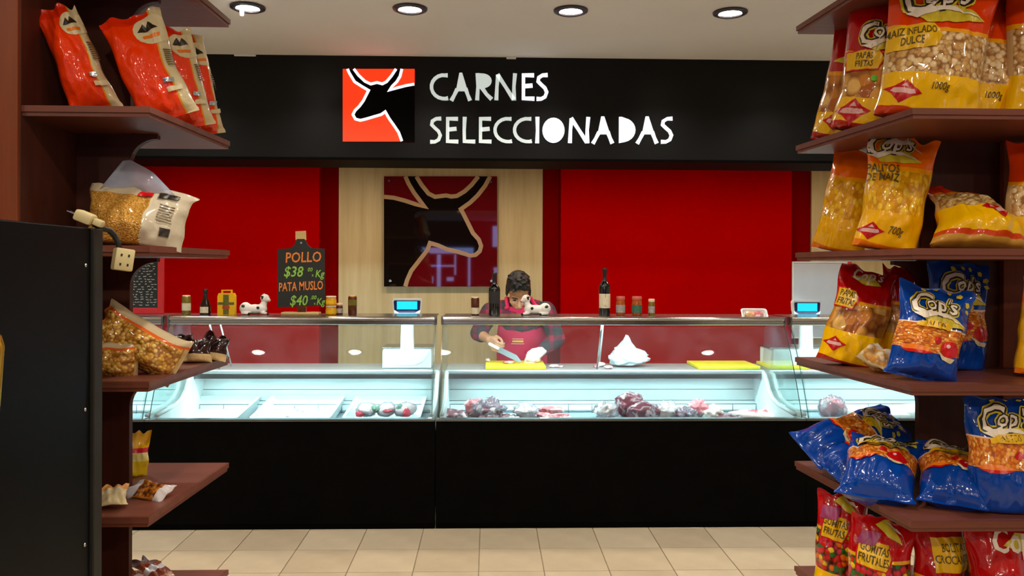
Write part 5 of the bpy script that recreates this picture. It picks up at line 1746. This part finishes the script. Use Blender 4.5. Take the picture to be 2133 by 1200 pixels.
# third shelf
b = chips_bag(1767, 2.44, SZ[3], 0.205, 0.30, 0.13, 'plump red topped crisp bag with yellow label, at the third shelf end', 10, G3, yaw=-20, lean=-6, roll=12, taper=0.22)
maker_mark(b, 0.055, -0.055, 0.055)
name_tab(b, 0.062, 0.054, -0.055, 0.195, R(-6), ['PAPAS', 'FRITAS'], 0.027)
b.poly('logo_leaf', [(-0.05, 0.0), (0.01, 0.022), (0.05, -0.014), (0.0, -0.02)], P_lime, 0.0, 0.262)
b.text('logo_lettering', "Cop's", 0.055, P_white, 0.0, 0.275, R(5), 0.3, 0.02)
b = chips_bag(1866, 2.44, SZ[3], 0.10, 0.30, 0.08, 'narrow red topped crisp bag squeezed behind the blue bag, third shelf', 11, G3, yaw=-4, lean=-4, roll=3)
b = Bag('crinkled_bag', 'small crinkled clear bag lying between the crisp bags and the blue bag', B_crink, 0.095, 0.085, 0.07, at(1812, 2.26, SZ[3] + 0.026), yaw=-10, lean=-64, roll=50, seed=12, crumple=1.3, stand=False, nu=20, nv=20, group=None)
def blue_bag(px, Y, z, W_, H_, T_, label, seed, group, full=False, **k):
    b = Bag('blue_snack_bag', label, B_blue2 if full else B_blue, W_, H_, T_, at(px, Y, z), seed=seed, group=group, **k)
    q = W_
    f = 0.105 if full else 0.0
    b.disc('tomato_print', q * 0.13, P_red, q * 0.22, H_ * (0.335 + f), 14, q * 0.11)
    b.disc('tomato_print', q * 0.05, P_red, q * 0.04, H_ * (0.40 + f), 10)
    b.disc('tomato_shine', q * 0.025, P_pink, q * 0.19, H_ * (0.365 + f), 8)
    b.poly('sauce_print', [(-q * 0.40, q * 0.02), (-q * 0.3, q * 0.055), (-q * 0.15, q * 0.05), (q * 0.02, q * 0.01), (-q * 0.12, -q * 0.045), (-q * 0.28, -q * 0.04)], P_orange, 0, H_ * (0.275 + f))
    b.poly('sauce_print', [(-q * 0.38, 0.0), (-q * 0.12, -q * 0.005), (q * 0.01, q * 0.0), (-q * 0.12, -q * 0.045), (-q * 0.28, -q * 0.04)], P_red, 0, H_ * (0.27 + f))
    b.poly('cheese_print', [(-q * 0.09, q * 0.04), (q * 0.02, -q * 0.02), (q * 0.16, -q * 0.03), (q * 0.13, -q * 0.09), (0, -q * 0.07)], P_cream, q * 0.14, H_ * (0.275 + f))
    brush_logo(b, q * 0.60, -q * 0.04, H_ * (0.79 if full else 0.755))
    V = [(-q * 0.22, -q * 0.055), (q * 0.17, -q * 0.045), (q * 0.2, q * 0.02), (q * 0.13, q * 0.055), (-q * 0.10, q * 0.045), (-q * 0.22, -q * 0.01)]
    b.poly('name_label', V, P_yel, -q * 0.05, H_ * (0.645 if full else 0.555))
    b.text('name_lettering', 'PALITOS', q * 0.10, P_brown, -q * 0.05, H_ * (0.645 if full else 0.555), R(4), 0.1, 0.01, 0.62)
    return b
b = blue_bag(1992, 2.33, SZ[3], 0.205, 0.315, 0.09, 'blue snack bag standing behind another blue one, third shelf', 13, G3, yaw=6, lean=-6, roll=5)
b = blue_bag(1920, 2.11, SZ[3], 0.195, 0.255, 0.10, 'blue snack bag in front with white brush logo and food picture, third shelf', 14, G3, yaw=-6, lean=-12, roll=13, stand=False, skew=0.62)
b = Bag('snack_bag', 'yellow bag barely in view at the right edge, third shelf', B_stick, 0.15, 0.26, 0.10, at(2165, 2.18, SZ[3]), yaw=0, lean=-4, roll=9, seed=15, group=G3)
# fourth shelf: blue bags lying
b = blue_bag(2100, 2.10, SZ[4], 0.215, 0.295, 0.10, 'blue snack bag standing upright at the right edge, fourth shelf', 16, G4, yaw=-4, lean=-7, roll=2, stand=True, full=True)
b = blue_bag(1985, 2.10, SZ[4] + 0.018, 0.17, 0.25, 0.11, 'blue snack bag lying on its back next to the upright blue one', 17, G4, yaw=-24, lean=-62, roll=3, stand=False, skew=0.62, full=True)
b = blue_bag(1822, 2.17, SZ[4] + 0.018, 0.205, 0.27, 0.13, 'blue snack bag lying on its back in the middle of the shelf edge', 18, G4, yaw=-30, lean=-66, roll=4, stand=False, skew=0.62, full=True)
b = blue_bag(1720, 2.42, SZ[4] + 0.035, 0.17, 0.25, 0.09, 'blue snack bag lying under the topmost one at the shelf end', 19, G4, yaw=-20, lean=-70, roll=60, stand=False, skew=0.62, full=True)
b = blue_bag(1676, 2.50, SZ[4] + 0.072, 0.165, 0.335, 0.09, 'blue snack bag lying on top of the pile, tipped over the shelf end', 20, G4, yaw=-12, lean=-54, roll=64, stand=False, skew=0.62, full=True)
b = Bag('blue_snack_bag', 'silver edged blue bag lying at the back behind the pile', B_blue, 0.16, 0.22, 0.06, at(1845, 2.55, SZ[4] + 0.06), yaw=75, lean=-78, seed=21, stand=False, group=G4)
# lowest shelf in view: sweets
def candy(px, Y, W_, H_, T_, label, seed, yaw, roll, lines):
    b = Bag('sweets_bag', label, B_candy, W_, H_, T_, at(px, Y, SZ[5]), seed=seed, group=G5, yaw=yaw, roll=roll, lean=-4, taper=0.12)
    name_tab(b, W_ * 0.46, 0.068, -W_ * 0.10, H_ * 0.66, R(-6), lines, 0.029)
    b.poly('logo_leaf', [(-0.035, 0.015), (0.0, 0.03), (0.045, -0.03), (0.0, -0.012)], P_lime, 0.01, H_ * 0.88)
    b.poly('logo_swash', [(-0.015, 0.02), (0.02, 0.012), (0.05, -0.035), (0.03, -0.005)], P_white, 0.015, H_ * 0.89)
    b.poly('printed_band', [(-0.04, -0.018), (0.01, -0.018), (0.02, 0.018), (-0.03, 0.018)], P_mag, -W_ * 0.15, H_ * 0.80)
    return b
candy(1748, 2.46, 0.165, 0.295, 0.11, 'sweets bag at the shelf end, red top and colourful gums', 22, -24, 3, ['GOMITAS', 'FRUTAS'])
candy(1822, 2.24, 0.195, 0.29, 0.12, 'second sweets bag from the shelf end, colourful gums and yellow label', 23, -16, 6, ['GOMITAS', 'FRUTALES'])
b = Bag('sweets_bag', 'dark red BOLITAS CROCANTES bag with big yellow label, lowest shelf', B_balls, 0.16, 0.30, 0.10, at(1962, 2.22, SZ[5]), yaw=0, lean=-3, seed=24, group=G5)
b.poly('name_label', [(-0.052, -0.045), (0.062, -0.045), (0.062, 0.045), (-0.052, 0.045)], P_yel, 0.015, 0.20)
for i, t_ in enumerate(('BOLITAS', 'CROCANTES')):
    b.text('name_lettering', t_, 0.030, P_brown, 0.018, 0.218 - 0.030 * i, 0, 0.0, 0.01, 0.60)
b = Bag('sweets_bag', 'glossy bright red bag under the upright blue one, lowest shelf', B_balls, 0.19, 0.30, 0.14, at(2092, 2.12, SZ[5]), yaw=-3, lean=-3, seed=25, group=G5)
b.poly('logo_leaf', [(-0.04, 0.0), (0.0, 0.025), (0.06, 0.01), (0.02, -0.02)], P_lime, 0.03, 0.255)
b.text('logo_lettering', "Cop's", 0.075, P_white, 0.03, 0.262, 0, 0.3, 0.02)

# left unit -----------------------------------------------------------------
GL1 = 'orange bags on the left unit'
def orange(px, Y, W_, H_, T_, label, seed, yaw, roll, lean=-4, **k):
    b = Bag('orange_snack_bag', label, B_orange, W_, H_, T_, at(px, Y, SZ[1]), seed=seed, group=GL1, yaw=yaw, roll=roll, lean=lean, stand=False, skew=0.72, **k)
    q = W_
    lobe = [(q * (0.30 * math.cos(2 * PI * i / 18)), q * 0.26 * math.sin(2 * PI * i / 18)) for i in range(18)]
    b.poly('logo_patch', lobe, P_cream, q * 0.25, H_ * 0.80)
    b.poly('logo_mark', [(-q * 0.16, -q * 0.02), (-q * 0.06, q * 0.03), (-q * 0.04, q * 0.13), (0, q * 0.04), (q * 0.05, q * 0.14), (q * 0.05, q * 0.02), (q * 0.16, q * 0.0), (0, -q * 0.03)], P_black, q * 0.17, H_ * 0.81)
    b.poly('logo_line', [(-q * 0.12, 0), (q * 0.16, 0), (q * 0.14, -q * 0.06), (-q * 0.10, -q * 0.06)], P_orange, q * 0.18, H_ * 0.755)
    for i in range(8):
        b.poly('small_print', [(-q * 0.05, 0), (q * 0.06, 0), (q * 0.06, -0.003), (-q * 0.05, -0.003)], P_brown, q * 0.37, H_ * (0.60 - 0.022 * i))
    b.poly('printed_tab', [(-q * 0.10, -0.004), (q * 0.05, -0.006), (q * 0.07, 0.006), (-q * 0.08, 0.007)], P_silver, q * 0.22, H_ * 0.30)
    b.poly('printed_tab', [(-q * 0.10, -0.006), (q * 0.12, -0.006), (q * 0.12, 0.006), (-q * 0.10, 0.006)], P_cream, q * 0.24, H_ * 0.22)
    return b
orange(202, 2.21, 0.135, 0.295, 0.10, 'orange snack bag standing alone, leftmost on the shelf', 31, 20, -21, taper=0.25)
orange(352, 2.28, 0.165, 0.30, 0.09, 'orange snack bag with cream side strip, second from left', 32, 16, -21)
orange(395, 2.42, 0.15, 0.29, 0.08, 'orange snack bag in the middle of the leaning three, top folded over', 33, 30, -14, -2)
orange(428, 2.55, 0.14, 0.30, 0.07, 'orange snack bag at the shelf end, last of the leaning row', 34, 50, -13, -2)
# second shelf: clear cereal bag
b = Bag('cereal_bag', 'clear bag of golden cereal with folded top, on the left unit', B_clear, 0.285, 0.17, 0.14, at(274, 2.26, SZ[2]), yaw=6, lean=-10, roll=7, seed=35, stand=True, crumple=1.2)
for i in range(7):
    b.poly('small_print', [(-0.018, 0), (0.02, 0), (0.02, -0.003), (-0.018, -0.003)], P_brown, 0.082, 0.118 - 0.008 * i, R(-6))
b.poly('bar_print', [(-0.012, -0.012), (0.012, -0.012), (0.012, 0.010), (-0.012, 0.010)], P_black, 0.088, 0.042)
b.poly('red_print', [(-0.02, -0.006), (0.02, -0.004), (0.018, 0.008), (-0.015, 0.010)], P_red, 0.02, 0.140)
b.poly('brand_print', [(-0.02, -0.006), (0.03, -0.004), (0.032, 0.006), (-0.02, 0.010)], P_black, 0.068, 0.142)
M_film = glass_mat('loose_film', (0.94, 0.92, 0.90), 0.34, 0.9)
q = MB()
pts_ = [(-0.105, 0.145), (-0.060, 0.232), (-0.045, 0.240), (0.02, 0.214), (0.095, 0.152), (0.07, 0.135), (0.0, 0.14)]
q.prism(pts_, 'y', -0.012, 0.014)
bmesh.ops.subdivide_edges(q.bm, edges=q.bm.edges[:], cuts=2, use_grid_fill=True)
for v in q.bm.verts:
    v.co.y += 0.02 * noise.noise(v.co * 22)
q.build('film_top', M_film, b.o, True)
# third shelf
GL3 = 'granola bags on the left unit'
b = Bag('granola_bag', 'long bag of golden granola lying on another, left unit', B_gran, 0.14, 0.25, 0.10, at(378, 2.26, SZ[3]) + Vector((0, 0, 0.022)), yaw=4, roll=-62, lean=-8, seed=36, stand=False, group=GL3)
b = Bag('granola_bag', 'granola bag underneath, mostly behind the black cabinet', B_gran, 0.11, 0.20, 0.075, at(290, 2.22, SZ[3]) + Vector((0, 0, 0.036)), yaw=6, roll=-88, lean=-5, seed=37, stand=False, group=GL3)
GLC = 'dark wrapped biscuit packs on the left unit'
for i, (px, Y, z, yw, lab) in enumerate(((372, 2.60, 0.004, 40, 'dark brown biscuit pack at the back, behind the granola bag'), (410, 2.50, 0.0, 25, 'dark brown biscuit pack with cream foot, middle of three'),
                                   (442, 2.56, 0.0, -20, 'dark brown biscuit pack at the very end of the shelf'))):
    Bag('biscuit_pack', lab, B_choc, 0.10, 0.078, 0.06, at(px, Y, SZ[3] + z), yaw=yw, lean=-18, roll=4, seed=38 + i, cat='packet', group=GLC, nu=20, nv=20)
# fourth shelf
b = Bag('nut_packet', 'clear packet of nuts lying flat on the fourth left shelf', B_nuts, 0.075, 0.115, 0.032, at(352, 2.26, SZ[4] + 0.012), yaw=-8, lean=-70, roll=-78, seed=42, stand=False, cat='packet', nu=20, nv=20)
b.o.rotation_euler = (Matrix.Rotation(R(-8), 3, 'Z') @ Matrix.Rotation(R(-68), 3, 'X') @ Matrix.Rotation(R(-80), 3, 'Y')).to_euler()
b = Bag('paper_packet', 'cream paper packet lying on the fourth left shelf beside the cabinet', B_paper, 0.07, 0.075, 0.02, at(238, 2.16, SZ[4] + 0.010), yaw=20, lean=-62, seed=43, stand=False, cat='packet', nu=16, nv=16)
b = Bag('yellow_packet', 'yellow and red packet peeping out behind the upright board, fourth shelf', B_yel, 0.085, 0.125, 0.03, at(278, 2.50, SZ[4]), yaw=25, lean=-6, roll=4, seed=44, cat='packet', nu=18, nv=18)
# fifth shelf
for i, (px, Y, yw, lab) in enumerate(((300, 2.50, 70, 'striped bar packet nearest the board, lowest left shelf'), (330, 2.46, 84, 'striped bar packet in the middle, lowest left shelf'), (352, 2.52, 60, 'striped bar packet at the outer end, lowest left shelf'))):
    Bag('bar_packet', lab, B_misc, 0.075, 0.13, 0.04, at(px, Y, SZ[5] + 0.016), yaw=yw, lean=-72, seed=45 + i, stand=False, cat='packet', group='striped packets on the lowest left shelf', nu=18, nv=20, crumple=1.5)
